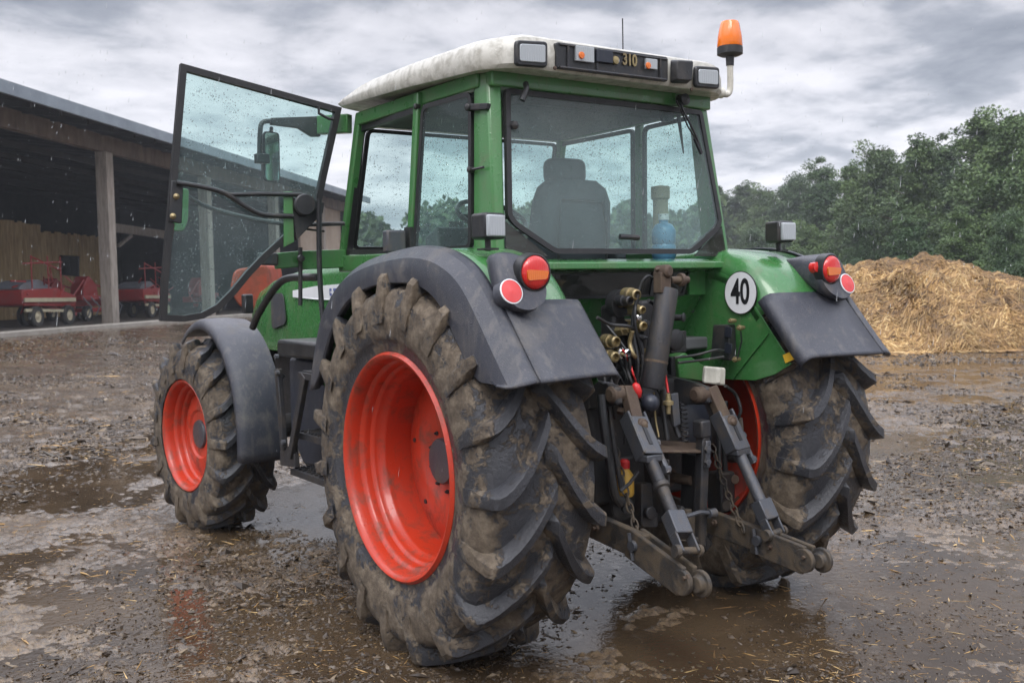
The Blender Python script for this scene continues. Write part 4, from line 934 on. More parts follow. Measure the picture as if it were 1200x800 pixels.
# rear window
RW = [(-.592, -.075, 2.432), (.592, -.075, 2.432), (.648, -.151, 1.872), (.615, -.158, 1.83), (.415, -.176, 1.712), (-.415, -.176, 1.712), (-.615, -.158, 1.83), (-.648, -.151, 1.872)]
p = round_poly(RW, .025, 3); nb_ = Vector((0, -1, -.136)).normalized()
mb = MB(); mb.prism(inset(p, .01), nb_*.006); rw = mb.build('rear_window', T, 'glass_rear', smooth=0)
mb = MB(); ring_frame(mb, [q+nb_*.012 for q in p], .024, -nb_*.022); mb.build('window_frame', rw, 'seal', smooth=0, bevel=.004)
for s in (-1, 1):   # fixed corner panes under the chamfers
    mb = MB(); mb.prism([(s*.655, -.152, 1.85), (s*.665, -.172, 1.70), (s*.44, -.172, 1.70)], (0, .006, 0)); mb.build('corner_pane', T, 'glass_dark', smooth=0)
# handle + stop + wiper on the rear window
h_ = P(737, 278, 'y', -.20); mb = MB(); mb.tube([(h_[0]-.055, -.20, h_[2]+.002), (h_[0], -.212, h_[2]), (h_[0]+.055, -.20, h_[2]-.002)], .013, 10, smooth=4); mb.build('window_handle', rw, 'black')
h_ = P(601, 147, 'y', -.10); mb = MB(); mb.lathe((h_[0], -.10, h_[2]), (0, -1, -.1), [(0, .02), (.02, .018), (.026, 0)], 16); mb.build('pivot_cap', rw, 'black')
mb = MB(); a = P(795, 112, 'y', -.12); b = P(800, 140, 'y', -.13); c_ = P(820, 178, 'y', -.13)
mb.tube([a, P(800, 128, 'y', -.15), P(815, 158, 'y', -.15), P(820, 172, 'y', -.14)], .006, 6); mb.tube([P(793, 118, 'y', -.14), P(806, 148, 'y', -.145), P(818, 168, 'y', -.14)], .004, 6)
mb.beam(P(814, 162, 'y', -.14), P(822, 180, 'y', -.14), .014, .014); mb.lathe(P(797, 118, 'y', -.11), (0, -1, 0), [(0, .03), (.04, .028), (.05, 0)], 16); mb.build('wiper', rw, 'black')
mb = MB(); mb.prism(round_poly([P(775, 122, 'y', -.05), P(790, 122, 'y', -.05), P(790, 142, 'y', -.05), P(777, 143, 'y', -.05)], .02), (0, .02, 0)); mb.tube([P(795, 135, 'y', -.04), P(801, 180, 'y', -.03)], [.012, .004], 6); mb.build('wiper_motor', rw, 'black')
mb = MB(); mb.tube([P(616, 98, 'y', -.13), P(617, 104, 'y', -.15), P(612, 118, 'y', -.15)], .013, 8); mb.build('window_hinge', rw, 'black')
# hinges on the left corner post / quarter window latch
for (px, py) in ((560, 126),):
    a = P(px-9, py, 'x', -.70); b = P(px+13, py-1, 'x', -.67); mb = MB(); mb.beam(a, b, .03, .028); mb.lathe(a, (-1, 0, 0), [(-.01, .018), (.02, .018), (.025, 0)], 12); mb.build('window_hinge', cf, 'black', bevel=.004)
for (px, py) in ((552, 199), (489, 268), (489, 125), (484, 281)):
    a = P(px, py, 'x', -.71); mb = MB(); mb.lathe(a, (-1, 0, 0), [(-.01, .014), (.014, .014), (.02, 0)], 12)
    if px == 552: mb.tube([a, (a[0], a[1]-.10, a[2])], .006, 6)
    mb.build('window_stop', cf, 'black')

# --- roof
mb = MB(); rows = []
def plan(z_, ins, rear, front):
    pts = [(-.60, rear), (.60, rear), (.735, rear+.13), (.765, .5), (.745, front-.12), (.55, front), (-.55, front), (-.745, front-.12), (-.765, .5), (-.735, rear+.13)]
    cy = .55
    return [(x*(1-ins), cy+(y-cy)*(1-ins), z_) for x, y in pts]
def rz(x, y, top):   # gentle curve front to back
    return 0
lv = [(2.500, .06, -.19, 1.40, 0), (2.498, .01, -.205, 1.43, 0), (2.515, 0, -.21, 1.45, 0), (2.580, .003, -.213, 1.41, .0), (2.634, .02, -.208, 1.22, .0), (2.648, .045, -.198, 1.14, 0), (2.658, .22, -.15, 1.0, 0), (2.664, .6, -.1, .9, 0)]
for z_, ins, rear, front, _ in lv:
    r_ = round_poly(plan(z_, ins, rear, front), .06, 3)
    rows.append([(p.x, p.y, p.z+(.060*max(0, p.y)/1.4 if z_ < 2.56 else .015*max(0, p.y)/1.4-.025*max(0, min(1, (abs(p.x)-.55)/.2))*(1 if z_ > 2.61 else .3) )) for p in r_])
mb.loft(rows); roof = mb.build('cab_roof', T, 'white_roof', smooth=38)
# long recessed panel with number, lamps
def on_rear(px, py, d=0): return P(px, py, 'y', -.222-d)
pa = [on_rear(652, 49), on_rear(783, 67), on_rear(783, 96), on_rear(652, 80)]
mb = MB(); mb.prism(round_poly(pa, .012, 2), (0, .03, 0)); pn = mb.build('licence_panel', roof, 'black', smooth=0, bevel=.004)
mb = MB(); mb.tube([on_rear(656, 79, .012), on_rear(781, 94, .012)], .007, 6); mb.tube([on_rear(656, 52, .004), on_rear(782, 70, .004)], .004, 6)
for px, a0_, a1_ in ((666, 54, 80), (700, 59, 84), (774, 69, 92)): mb.tube([on_rear(px, a0_, .006), on_rear(px, a1_, .006)], .005, 6)
mb.build('panel_rail', pn, 'iron')
for x0, x1, y0, y1, mt in ((673, 694, 54, 72, 'lens_clear'), (755, 768, 69, 81, 'lens_clear'), (697, 716, 58, 73, 'grey_steel')):
    mb = MB(); dy_ = (x1-x0)*.13; mb.prism([on_rear(x0, y0), on_rear(x1, y0+dy_), on_rear(x1, y1+dy_), on_rear(x0, y1)], (0, -.016, 0)); l_ = mb.build('plate_lamp', pn, mt if mt != 'grey_steel' else 'navy', smooth=0, bevel=.003)
    if mt == 'lens_clear': mb = MB(); c = on_rear((x0+x1)/2-2, (y0+y1)/2+2, .018); mb.lathe(c, (0, -1, 0), [(0, .016), (.005, .014), (.007, 0)], 16); mb.build('bulb', l_, 'lens_orange')
c = on_rear(721, 71, .006); mb = MB(); mb.lathe(c, (0, -1, 0), [(0, .02), (.008, .017), (.011, 0)], 16); mb.build('round_lamp', pn, 'brass')
a = on_rear(738, 71, .006); text('310', .072, frameM(a, (1, 0, 0), (0, 0, 1)), 'brass', 'number', pn, .002, (.80, 1.0), .002)
for (cx_, cy_, w_, h_) in ((620.5, 63.5, 38, 31), (826, 91, 29, 26)):
    d_ = .10 if cx_ < 700 else .115
    q = [on_rear(cx_-w_/2, cy_-h_/2-.5), on_rear(cx_+w_/2, cy_-h_/2+1.5), on_rear(cx_+w_/2, cy_+h_/2+1.5), on_rear(cx_-w_/2, cy_+h_/2-1)]
    mb = MB(); mb.prism(round_poly(q, .02, 3), (0, -.02, 0), .96); wl_ = mb.build('work_light', roof, 'black', smooth=30, bevel=.005)
    q2 = [Vector(v)+Vector((0, -.018, 0)) for v in inset(q, .018)]; mb = MB(); mb.prism(round_poly(q2, .01, 2), (0, -.008, 0)); mb.build('lens', wl_, 'lens_clear', smooth=30, bevel=.003)
q = [on_rear(785, 70), on_rear(808, 71), on_rear(806, 99), on_rear(785, 98)]; mb = MB(); mb.prism(round_poly(q, .012, 2), (0, -.04, 0), .82); mb.build('reversing_speaker', roof, 'black', smooth=30, bevel=.005)
for px, py in ((650, 80), (810, 105)): mb = MB(); mb.lathe(on_rear(px, py, -.002), (0, -1, 0), [(0, .009), (.006, .008), (.008, 0)], 10); mb.build('screw', roof, 'rust')
# beacon on its bent stalk
bx, by = .83, -.02
mb = MB(); mb.tube([(.70, -.05, 2.545), (.80, -.03, 2.538), (.845, by, 2.545), (.862, by, 2.58), (.862, by, 2.70)], .016, 12, smooth=4); mb.lathe((.76, -.04, 2.54), (1, .1, 0), [(-.03, .028), (.02, .028), (.03, .02)], 14); st = mb.build('beacon_stalk', roof, 'cream')
bc = Vector((.862, by, 2.70)); mb = MB(); mb.lathe(bc, (0, 0, 1), [(-.01, .02), (.035, .022), (.04, .05), (.048, .066), (.082, .066), (.088, .06)], 32); bs = mb.build('beacon', roof, 'black')
mb = MB(); mb.lathe(bc+Vector((0, 0, .086)), (0, 0, 1), [(0, .063), (.004, .0655), (.05, .062), (.115, .050), (.128, .044), (.133, .03), (.134, 0)], 40); mb.build('beacon_lens', bs, 'beacon', smooth=40)
a = P(730, 56, 'y', .35); mb = MB(); mb.tube([(a[0], .35, 2.66), (a[0], .35, P(730, 22, 'y', .35)[2])], .0035, 6); mb.lathe((a[0], .35, 2.67), (0, 0, 1), [(0, .018), (.03, .01), (.04, .004)], 12); mb.build('antenna', roof, 'black')

# --- seat, steering wheel
mb = MB(); rows = []
for z_, w_, y0, y1 in ((1.48, .42, .30, .46), (1.60, .44, .22, .38), (1.80, .44, .17, .32), (1.98, .42, .15, .29), (2.05, .37, .155, .28), (2.085, .28, .17, .27)):
    h2 = w_/2; rows.append([(-h2, y0+.03, z_), (-h2*.8, y0, z_), (0, y0-.008, z_), (h2*.8, y0, z_), (h2, y0+.03, z_), (h2, y1-.02, z_), (h2*.8, y1, z_), (-h2*.8, y1, z_), (-h2, y1-.02, z_)])
mb.loft(rows); st_ = mb.build('seat', T, 'seatfab', smooth=60)
mb = MB(); mb.box((-.03, .24, 2.13), (.22, .11, .13)); mb.build('headrest', st_, 'seatfab', bevel=.04, seg=3)
mb = MB(); mb.box((0, .52, 1.50), (.50, .50, .13)); mb.build('cushion', st_, 'seatfab', bevel=.04, seg=3)
mb = MB(); mb.box((0, .5, 1.36), (.4, .4, .2)); mb.build('seat_base', st_, 'black', bevel=.02)
mb = MB(); mb.tube([(-.15, .150, 1.62), (-.15, .138, 1.8), (-.13, .140, 1.98), (.13, .140, 1.98), (.15, .138, 1.8), (.15, .150, 1.62)], .008, 6); mb.build('seat_piping', st_, 'black')
mb = MB(); mb.box((0, .145, 1.60), (.30, .03, .16)); mb.build('rear_pocket', st_, 'black', bevel=.01)
mb = MB(); mb.box((.31, .42, 1.72), (.07, .42, .06)); mb.build('armrest', st_, 'seatfab', bevel=.02)
mb = MB(); M_ = frameM((0.02, .98, 1.96), (1, 0, 0), (0, .86, .5)); mb.tube([M_ @ Vector((.20*math.cos(a), .20*math.sin(a), 0)) for a in [2*math.pi*k/40 for k in range(41)]], .014, 8, caps=False); mb.tube([M_ @ Vector((-.19, 0, 0)), M_ @ Vector((.19, 0, 0))], .012, 6); mb.tube([M_ @ Vector((0, 0, 0)), (0.02, 1.22, 1.42)], .035, 10); mb.build('steering_wheel', T, 'black')
mb = MB(); mb.prism([(-.25, 1.10, 1.75), (.28, 1.10, 1.75), (.24, 1.22, 1.92), (-.2, 1.22, 1.92)], (0, .14, -.06)); mb.prism([(-.3, 1.12, 1.3), (.33, 1.12, 1.3), (.28, 1.15, 1.76), (-.25, 1.15, 1.76)], (0, .2, 0)); mb.build('dashboard', T, 'interior', bevel=.015)
mb = MB(); 
for x, y in ((.36, .7), (.41, .62), (.46, .55)): mb.tube([(x, y, 1.6), (x+.01, y-.02, 1.78)], .008, 6); mb.lathe((x+.01, y-.02, 1.77), (0, 0, 1), [(0, .01), (.02, .02), (.04, .015), (.045, 0)], 10)
mb.build('control_lever', T, 'black')
mb = MB(); mb.box((-.55, .15, 1.70), (.18, .3, .12)); mb.build('side_console', T, 'interior', bevel=.01)

# --- door
def DP_(px, py): return P(px, py, 'y', 1.27-0)
def dpt(px, py):     # door plane: hinge line at x=-.75, slightly ahead at the free edge
    k = (px-400)/(200-400); return P(px, py, 'y', 1.24+.05*k)
dout = [dpt(*q) for q in ((211, 75), (399, 127), (391, 165), (382, 205), (374, 243), (357, 262), (334, 283), (312, 303), (293, 323), (275, 345), (257, 363), (238, 373), (215, 377), (187, 376), (189, 330), (198, 225))]
dn = Vector((.05, 1, 0)).normalized()
mb = MB(); mb.prism(inset(dout, .012), dn*.006); door = mb.build('cab_door', T, 'glass_door', smooth=0)
mb = MB(); ring_frame(mb, [Vector(p)-dn*.02 for p in dout], .031, dn*.04); mb.build('door_frame', door, 'seal', smooth=0, bevel=.005)
mb = MB()
mb.tube([dpt(x, y)-np.array((0, .04, 0)) for x, y in ((204, 215), (235, 220), (262, 228), (285, 243), (305, 252), (340, 254))], .013, 10, smooth=5)
mb.tube([dpt(x, y)-np.array((0, .04, 0)) for x, y in ((266, 229), (300, 228), (350, 229))], .012, 10)
mb.build('pull_bar', door, 'black')
mb = MB(); mb.prism([Vector(dpt(x, y))-Vector((0, .022, 0)) for x, y in ((330, 225), (340, 225), (342, 284), (330, 290))], (0, -.012, 0)); mb.build('bar_bracket', door, 'green2', bevel=.003)
mb = MB(); mb.lathe(Vector(dpt(354, 241)), (-.1, -1, 0), [(0, .06), (.03, .062), (.055, .058), (.062, .05), (.064, 0)], 28); mb.prism([Vector(dpt(x, y)) for x, y in ((340, 232), (378, 238), (376, 250), (345, 282), (342, 262))], (0, -.03, 0)); mb.build('door_lock', door, 'black', bevel=.004)
mb = MB(); mb.prism([Vector(dpt(x, y)) for x, y in ((199, 212), (213, 214), (211, 262), (196, 260))], (0, -.03, 0)); ltc = mb.build('latch', door, 'black', bevel=.004)
for px, py in ((205, 231), (201, 254)): mb = MB(); mb.lathe(Vector(dpt(px, py))-Vector((0, .02, 0)), (-.2, -1, 0), [(0, .014), (.02, .015), (.026, .010), (.03, 0)], 14); mb.build('latch_knob', ltc, 'brass')
mb = MB(); mb.beam(dpt(203, 262), dpt(199, 290), .01, .02, up=(0, 1, 0)); mb.build('strap', door, 'rust')
mb = MB(); mb.tube([dpt(x, y)-np.array((0, .03, 0)) for x, y in ((371, 125), (371, 134), (382, 140), (388, 141))], .008, 8); mb.tube([dpt(336, 266), dpt(380, 271)], .006, 6); mb.build('door_stay', door, 'black')

# mirrors
mb = MB(); g0 = Vector(P(410, 145, 'y', 1.25)); g1 = Vector(P(374, 147, 'y', 1.42)); mb.beam(g0, g1, .05, .10); mar = mb.build('mirror_bracket', T, 'green2', bevel=.006)
mb = MB(); mb.prism([P(x, y, 'y', 1.43) for x, y in ((376, 136), (376, 160), (366, 160), (350, 150), (318, 146), (318, 138))], (0, .03, 0)); mb.tube([P(x, y, 'y', 1.445) for x, y in ((320, 142), (309, 143), (305, 152), (304, 190))], .014, 8, smooth=4); mb.box(P(307, 186, 'y', 1.445), (.07, .05, .05)); arm = mb.build('mirror_arm', mar, 'black', bevel=.004)
mc = [P(x, y, 'y', 1.47) for x, y in ((308, 153), (328, 155), (329, 215), (309, 213))]
mb = MB(); mb.prism(round_poly(mc, .025, 4), (0, .05, 0), .9); mr = mb.build('mirror', T, 'black', smooth=30, bevel=.006)
mb = MB(); mb.prism(round_poly([Vector(v)-Vector((0, .004, 0)) for v in inset(mc, .01)], .02, 4), (0, .003, 0)); mb.build('mirror_glass', mr, 'mirror', smooth=0)
mb = MB(); mb.tube([P(318, 150, 'y', 1.46), P(318, 155, 'y', 1.49)], .01, 8); mb.tube([P(306, 187, 'y', 1.46), P(312, 188, 'y', 1.50)], .012, 8); mb.build('mirror_joint', mr, 'black')
mc = [P(x, y, 'y', 1.55) for x, y in ((203, 219), (222, 221), (221, 258), (216, 271), (202, 271))]
mb = MB(); mb.prism(round_poly(mc, .02, 4), (0, .05, 0), .9); mr = mb.build('lower_mirror', T, 'green2', smooth=30, bevel=.006)
mb = MB(); mb.tube([P(212, 225, 'y', 1.58), P(250, 245, 'y', 1.6), P(330, 262, 'y', 1.45), P(404, 262, 'y', 1.30)], .012, 8, smooth=4); mb.build('mirror_arm', mr, 'black')
# lower green arm, handrails
mb = MB(); mb.beam(P(404, 303, 'y', 1.34), P(352, 305, 'y', 1.36), .05, .10); mb.beam(P(356, 303, 'y', 1.36), P(322, 306, 'y', 1.38), .05, .085); la = mb.build('lamp_arm', T, 'green2', bevel=.006)
mb = MB(); mb.beam(P(325, 304, 'y', 1.36), P(302, 303, 'y', 1.37), .05, .065); mb.build('arm_end', la, 'grey_steel', bevel=.008)
mb = MB(); mb.tube([P(352, 290, 'y', 1.33), P(352, 358, 'y', 1.33)], .012, 8); mb.lathe(P(352, 303, 'y', 1.30), (0, -1, 0), [(0, .02), (.02, .018), (.024, 0)], 12); mb.build('arm_pin', la, 'black')
mb = MB(); mb.tube([P(374, 232, 'x', -.93), P(374, 300, 'x', -.93), P(376, 345, 'x', -.93), P(380, 392, 'x', -.93)], .014, 10, smooth=3); mb.build('grab_rail', T, 'black')
mb = MB(); mb.tube([P(296, 384, 'x', -.97), P(304, 366, 'x', -.96), P(322, 338, 'x', -.94), P(338, 326, 'x', -.92), P(374, 325, 'x', -.90)], .021, 12, smooth=5); mb.build('front_grab_rail', T, 'black')
mb = MB(); mb.box(P(290, 356, 'x', -.9), (.06, .06, .12)); mb.build('front_bracket', T, 'black', bevel=.01)

# --- hood and chassis
def hs_(y, x, z0, z1, r_=.10):
    return [(-x, y, z0), (-x, y, z1-r_), (-x+.03, y, z1-r_*.35), (-x+.12, y, z1), (0, y, z1+.02), (x-.12, y, z1), (x-.03, y, z1-r_*.35), (x, y, z1-r_), (x, y, z0)]
mb = MB(); rows = [hs_(1.42, .44, 1.15, 1.775), hs_(2.0, .44, 1.15, 1.765), hs_(2.7, .43, 1.15, 1.735), hs_(3.25, .41, 1.15, 1.68), hs_(3.65, .37, 1.15, 1.60), hs_(3.86, .33, 1.17, 1.50), hs_(3.92, .28, 1.2, 1.42)]
mb.loft(rows); hood = mb.build('hood', T, 'green', smooth=45)
mb = MB(); mb.prism([(-.446, 1.50, 1.62), (-.446, 2.35, 1.60), (-.441, 2.75, 1.575), (-.441, 2.75, 1.53), (-.446, 2.35, 1.515), (-.446, 1.50, 1.50)], (-.003, 0, 0)); st_ = mb.build('white_stripe', hood, 'white_label', smooth=0)
mb = MB()
for k, w_ in enumerate((.03, .05, .025, .04, .05, .02, .045, .05)):
    y = 2.12-k*.068; 
    for zz in (1.545, 1.575): mb.box((-.4505, y, zz), (.001, w_, .016))
    mb.box((-.4505, y+w_*.35, 1.56), (.001, .008, .03))
mb.build('faded_lettering', st_, 'blue_ink', smooth=0)
mb = MB()
for k in range(5): mb.box((-.447, 2.05, 1.20+k*.035), (.012, .34, .018))
ring_frame(mb, [(-.445, 2.26, 1.36), (-.445, 1.86, 1.36), (-.445, 1.82, 1.17), (-.445, 2.28, 1.17)], .02, (-.012, 0, 0)); mb.build('side_grille', hood, 'black', smooth=0, bevel=.003)
mb = MB(); mb.prism(round_poly([(-.425, 3.2, 1.56), (-.43, 2.95, 1.56), (-.435, 2.9, 1.35), (-.425, 3.2, 1.30)], .05), (-.004, 0, 0)); mb.build('side_vent', hood, 'grey_steel', smooth=0)
mb = MB(); mb.tube([(.35, 1.9, 1.7), (.35, 1.9, 2.0)], .05, 12); mb.build('exhaust', T, 'iron')
mb = MB()
mb.box((0, 1.2, .82), (.50, 1.9, .60)); mb.box((0, 2.9, .85), (.42, 1.7, .50)); mb.box((0, .1, .85), (.56, .7, .55)); mb.box((0, 3.9, .95), (.5, .2, .4))
mb.build('chassis', T, 'iron_dark', bevel=.02)
mb = MB(); mb.lathe((-.7, AY, AZ), (1, 0, 0), [(0, .17), (.12, .19), (.2, .14), (.4, .15), (1.0, .15), (1.2, .14), (1.28, .19), (1.4, .17)], 28); mb.build('rear_axle', T, 'iron_dark')
mb = MB(); mb.lathe((-.85, FY, FZ), (1, 0, 0), [(0, .11), (.15, .12), (.2, .08), (.7, .09), (.85, .15), (1.0, .09), (1.5, .08), (1.55, .12), (1.7, .11)], 20); mb.build('front_axle', T, 'iron_dark')
mb = MB(); mb.prism(round_poly([P(x, y, 'y', 4.35) for x, y in ((273, 316), (312, 309), (318, 350), (305, 366), (280, 360), (268, 340))], .05), (.25, .3, 0)); mb.build('front_weight', T, 'rust_red', bevel=.02)

# tank, steps on the left
mb = MB(); mb.prism(round_poly([(-.80, 1.98, .72), (-.80, 1.98, 1.18), (-.80, 1.06, 1.18), (-.80, 1.06, .60), (-.80, 1.8, .55)], .05), (.40, 0, 0)); tk = mb.build('fuel_tank', T, 'navy', bevel=.02)
mb = MB(); mb.box((-.72, 1.62, 1.24), (.34, .62, .10)); mb.build('tank_cover', tk, 'black', bevel=.02)
def step(z_, y0, y1, x0, x1):
    mb = MB(); mb.box(((x0+x1)/2, (y0+y1)/2, z_-.02), (x1-x0, y1-y0, .035))
    for k in range(9):
        for j in range(5): mb.box((x0+.03+(x1-x0-.06)*j/4, y0+.03+(y1-y0-.06)*k/8, z_+.002), (.03, .012, .010))
    mb.build('step', T, 'iron', smooth=0, bevel=.002)
q5, q6 = P(347, 505, 'x', -.96), P(340, 548, 'x', -.96); step(q5[2], q5[1]-.42, q5[1], -.96, -.78); step(q6[2], q6[1]-.5, q6[1], -.96, -.76); step(1.14, 1.12, 1.35, -1.0, -.80)
mb = MB(); q = lambda x, y: P(x, y, 'x', -.99)
mb.beam(q(326, 432), q(333, 527), .03, .05, up=(0, 1, 0)); mb.beam(q(358, 440), q(341, 535), .03, .05, up=(0, 1, 0)); mb.prism([q(328, 528), q(343, 520), (q(346, 548)), q(328, 545)], (.03, 0, 0)); mb.build('step_bracket', T, 'iron', bevel=.005)
for px, py in ((327, 437), (334, 518), (326, 418)):
    mb = MB(); mb.lathe(P(px, py, 'x', -1.0), (-1, 0, 0), [(0, .016), (.02, .016), (.026, .0)], 10); mb.build('bolt', T, 'grey_steel')

# front fenders
for s in (-1, 1):
    mb = MB(); rows = []
    for k in range(29):
        a = rad(120) + (rad(352)-rad(160))*k/28 - rad(0)
        a = rad(58)+(rad(188)-rad(58))*k/28
        r_ = .755+.02*math.sin((k/28)*3.1); row = []
        for x, dr in ((.70, -.03), (.715, .0), (.80, .008), (.90, .010), (.965, .006), (.995, -.008), (1.008, -.035), (1.010, -.06)):
            row.append((s*x, FY+(r_+dr)*math.cos(a)-.02, FZ+(r_+dr)*math.sin(a)))
        rows.append(row)
    mb.grid(rows); ff = mb.build('front_fender', T, 'rubber_plastic', smooth=45, solid=.008)
    mb = MB(); mb.tube([(s*.45, FY-.1, FZ+.35), (s*.8, FY-.1, FZ+.68), (s*.95, FY-.1, FZ+.74)], .02, 8); mb.build('fender_stay', ff, 'black')
# --- three point hitch and everything under the cab
Y5 = -.46
def py(px, p_, y=Y5): return Vector(P(px, p_, 'y', y))
def pxn(px, p_, x): return Vector(P(px, p_, 'x', x))
# lower links
for s, pts, x in ((-1, ((690, 612), (752, 640), (806, 680)), -.36), (1, ((820, 606), (896, 634), (948, 655)), .36)):
    a, b, c = [pxn(*q, x) for q in pts]
    mb = MB(); mb.beam(a+(a-b).normalized()*.35, b+(b-a).normalized()*.03, .035, .115); l1 = mb.build('lower_link', T, 'muddy_steel', bevel=.006)
    mb = MB(); mb.beam(b+(b-c).normalized()*.05+Vector((-.03, 0, 0)), c+Vector((-.03, 0, 0)), .022, .125); mb.beam(b+(b-c).normalized()*.05+Vector((.03, 0, 0)), c+Vector((.03, 0, 0)), .022, .11)
    mb.build('link_plate', l1, 'muddy_steel', bevel=.006)
    mb = MB(); d = (c-b).normalized()
    mb.lathe(c+Vector((-.044, 0, 0)), (1, 0, 0), [(0, .052), (.026, .052)], 26); e_ = c+d*.05+Vector((.03, 0, .01))
    mb.lathe(e_+Vector((-.04, 0, 0)), (1, 0, 0), [(0, .032), (.022, .036), (.024, .054), (.042, .054), (.044, .036), (.050, .02)], 26)
    mb.build('hook_end', l1, 'muddy_steel', bevel=.004)
    mb = MB(); mb.lathe(b+Vector((-.06, 0, .01)), (1, 0, 0), [(0, .022), (.016, .024), (.016, .014), (.11, .014), (.11, .024), (.13, .02)], 14); mb.tube([b+Vector((-.05, .02, .06)), b+Vector((-.05, .0, -.05))], .008, 6); mb.build('link_pin', l1, 'grey_steel')
# lift rods : top bracket, turnbuckle tube, lower clevis
for s, pt, yt, pb, xb in ((-1, (741, 487), -.50, (806, 645), -.36), (1, (845, 483), -.45, (908, 624), .36)):
    a = py(*pt, yt); e_ = pxn(*pb, xb); d = (e_-a).normalized(); Lr = (e_-a).length; sx = Vector((1, 0, 0)); sx = (sx-d*sx.dot(d)).normalized(); ny = d.cross(sx)
    mb = MB()
    for o_ in (-1, 1): mb.beam(a+sx*.042*o_, a+sx*.042*o_+d*Lr*.33, .012, .075, up=ny)
    mb.beam(a+ny*-.036*(1 if ny.y > 0 else -1)+d*.03, a+ny*-.036*(1 if ny.y > 0 else -1)+d*Lr*.34, .088, .010, up=ny); mb.box(a+d*Lr*.33, (.085, .07, .03))
    lr = mb.build('lift_rod', T, 'grey_steel', bevel=.005)
    mb = MB(); f0 = -1 if ny.y > 0 else 1; mb.beam(a+ny*.043*f0+d*.09, a+ny*.043*f0+d*Lr*.27, .018, .003, up=ny); mb.build('slot', lr, 'ink', smooth=0)
    mb = MB(); mb.tube([a+d*Lr*.30, a+d*Lr*.52, a+d*Lr*.53, a+d*Lr*.56, a+d*Lr*.57, a+d*Lr*.78], [.028, .028, .036, .036, .027, .025] if s < 0 else [.027]*6, 16); mb.build('rod_tube', lr, 'grey_steel' if s > 0 else 'iron')
    mb = MB(); mb.beam(a+d*Lr*.74, a+d*Lr*.90, .082, .06, up=ny)
    for o_ in (-1, 1): mb.beam(a+sx*.038*o_+d*Lr*.88, a+sx*.038*o_+d*Lr*1.02, .010, .05, up=ny)
    mb.build('clevis', lr, 'grey_steel', bevel=.005)
    mb = MB(); mb.lathe(e_-sx*.065, sx, [(0, .024), (.02, .026), (.02, .015), (.11, .015), (.11, .026), (.13, .022)], 16); mb.build('pin', lr, 'muddy_steel')
    mb = MB(); mb.tube([a+d*Lr*.20+sx*.06, a+d*Lr*.45+sx*.062], .014, 8); mb.lathe(a+d*Lr*.22+sx*.045, sx, [(0, .02), (.03, .02)], 10); mb.lathe(a+d*Lr*.42+sx*.045, sx, [(0, .018), (.03, .018)], 10); mb.build('lock_pin', lr, 'grey_steel')
    # lift arm from the rock shaft
    sh = Vector((s*.20, -.10, 1.08)); bo = py(*((724, 462) if s < 0 else (822, 462)), yt+.05)
    mb = MB(); mb.prism([sh+Vector((-.0, 0, .07)), bo+Vector((0, .06, .05)), bo+Vector((0, -.03, .035)), bo+Vector((0, -.04, -.04)), bo+Vector((0, .02, -.05)), sh+Vector((0, 0, -.09))], (s*.04, 0, 0)); ar = mb.build('lift_arm', T, 'iron', bevel=.01)
    mb = MB(); mb.lathe(bo+Vector((-.05, 0, 0)), (1, 0, 0), [(0, .024), (.01, .038), (.085, .038), (.09, .027), (.10, .027), (.10, .018), (.12, .018)], 20); mb.build('arm_boss', ar, 'rust', bevel=.003)
    k0 = bo+Vector((.045*1, -.01, 0)); mb = MB(); mb.beam(k0+Vector((0, 0, .03)), a+d*.05, .06, .045, up=(0, 1, 0)); mb.lathe(a+d*.045-Vector((0, .02, 0)), (0, -1, 0), [(-.02, .03), (.03, .03), (.034, .016), (.045, .014)], 14); mb.build('knuckle', ar, 'rust', bevel=.006)
mb = MB(); mb.tube([(-.34, -.10, 1.08), (.34, -.10, 1.08)], .055, 16); mb.build('rock_shaft', T, 'iron_dark')
# castings behind the hitch
mb = MB(); mb.box((0, -.14, .95), (.34, .2, .40)); mb.box((0, -.16, .62), (.36, .22, .34)); mb.box((.0, -.24, 1.10), (.26, .16, .16)); mb.box((-.24, -.12, .78), (.10, .16, .3)); mb.box((.24, -.12, .78), (.10, .16, .3))
mb.prism([(-.12, -.2, 1.22), (.12, -.2, 1.22), (.10, -.4, 1.02), (-.10, -.4, 1.02)], (0, .05, -.06)); cst = mb.build('rear_casting', T, 'iron_dark', bevel=.018)
for k in range(10):
    a = 2*math.pi*k/10; mb = MB(); mb.lathe((.13*math.cos(a), -.27, .67+.13*math.sin(a)), (0, -1, 0), [(0, .016), (.014, .016), (.016, .006)], 6); mb.build('bolt', cst, 'iron')
# pto
mb = MB(); mb.prism([py(752, 531, -.52), py(822, 531, -.52), py(815, 521, -.30), py(765, 518, -.30)], (0, 0, .012)); ps = mb.build('pto_shield', T, 'rust', bevel=.004)
mb = MB(); mb.beam(py(769, 534, -.44), py(771, 600, -.42), .012, .16, up=(0, 1, 0)); mb.build('shield_side', ps, 'iron_dark', bevel=.004); mb = MB(); mb.beam(py(815, 534, -.44), py(812, 600, -.42), .012, .16, up=(0, 1, 0)); mb.build('shield_side', ps, 'iron_dark', bevel=.004)
pc = py(780, 558, -.27); mb = MB(); mb.lathe(pc, (.15, -1, 0), [(0, .045), (.03, .045), (.03, .024), (.15, .022), (.155, .012), (.155, 0)], 18); mb.build('pto_shaft', T, 'rust')
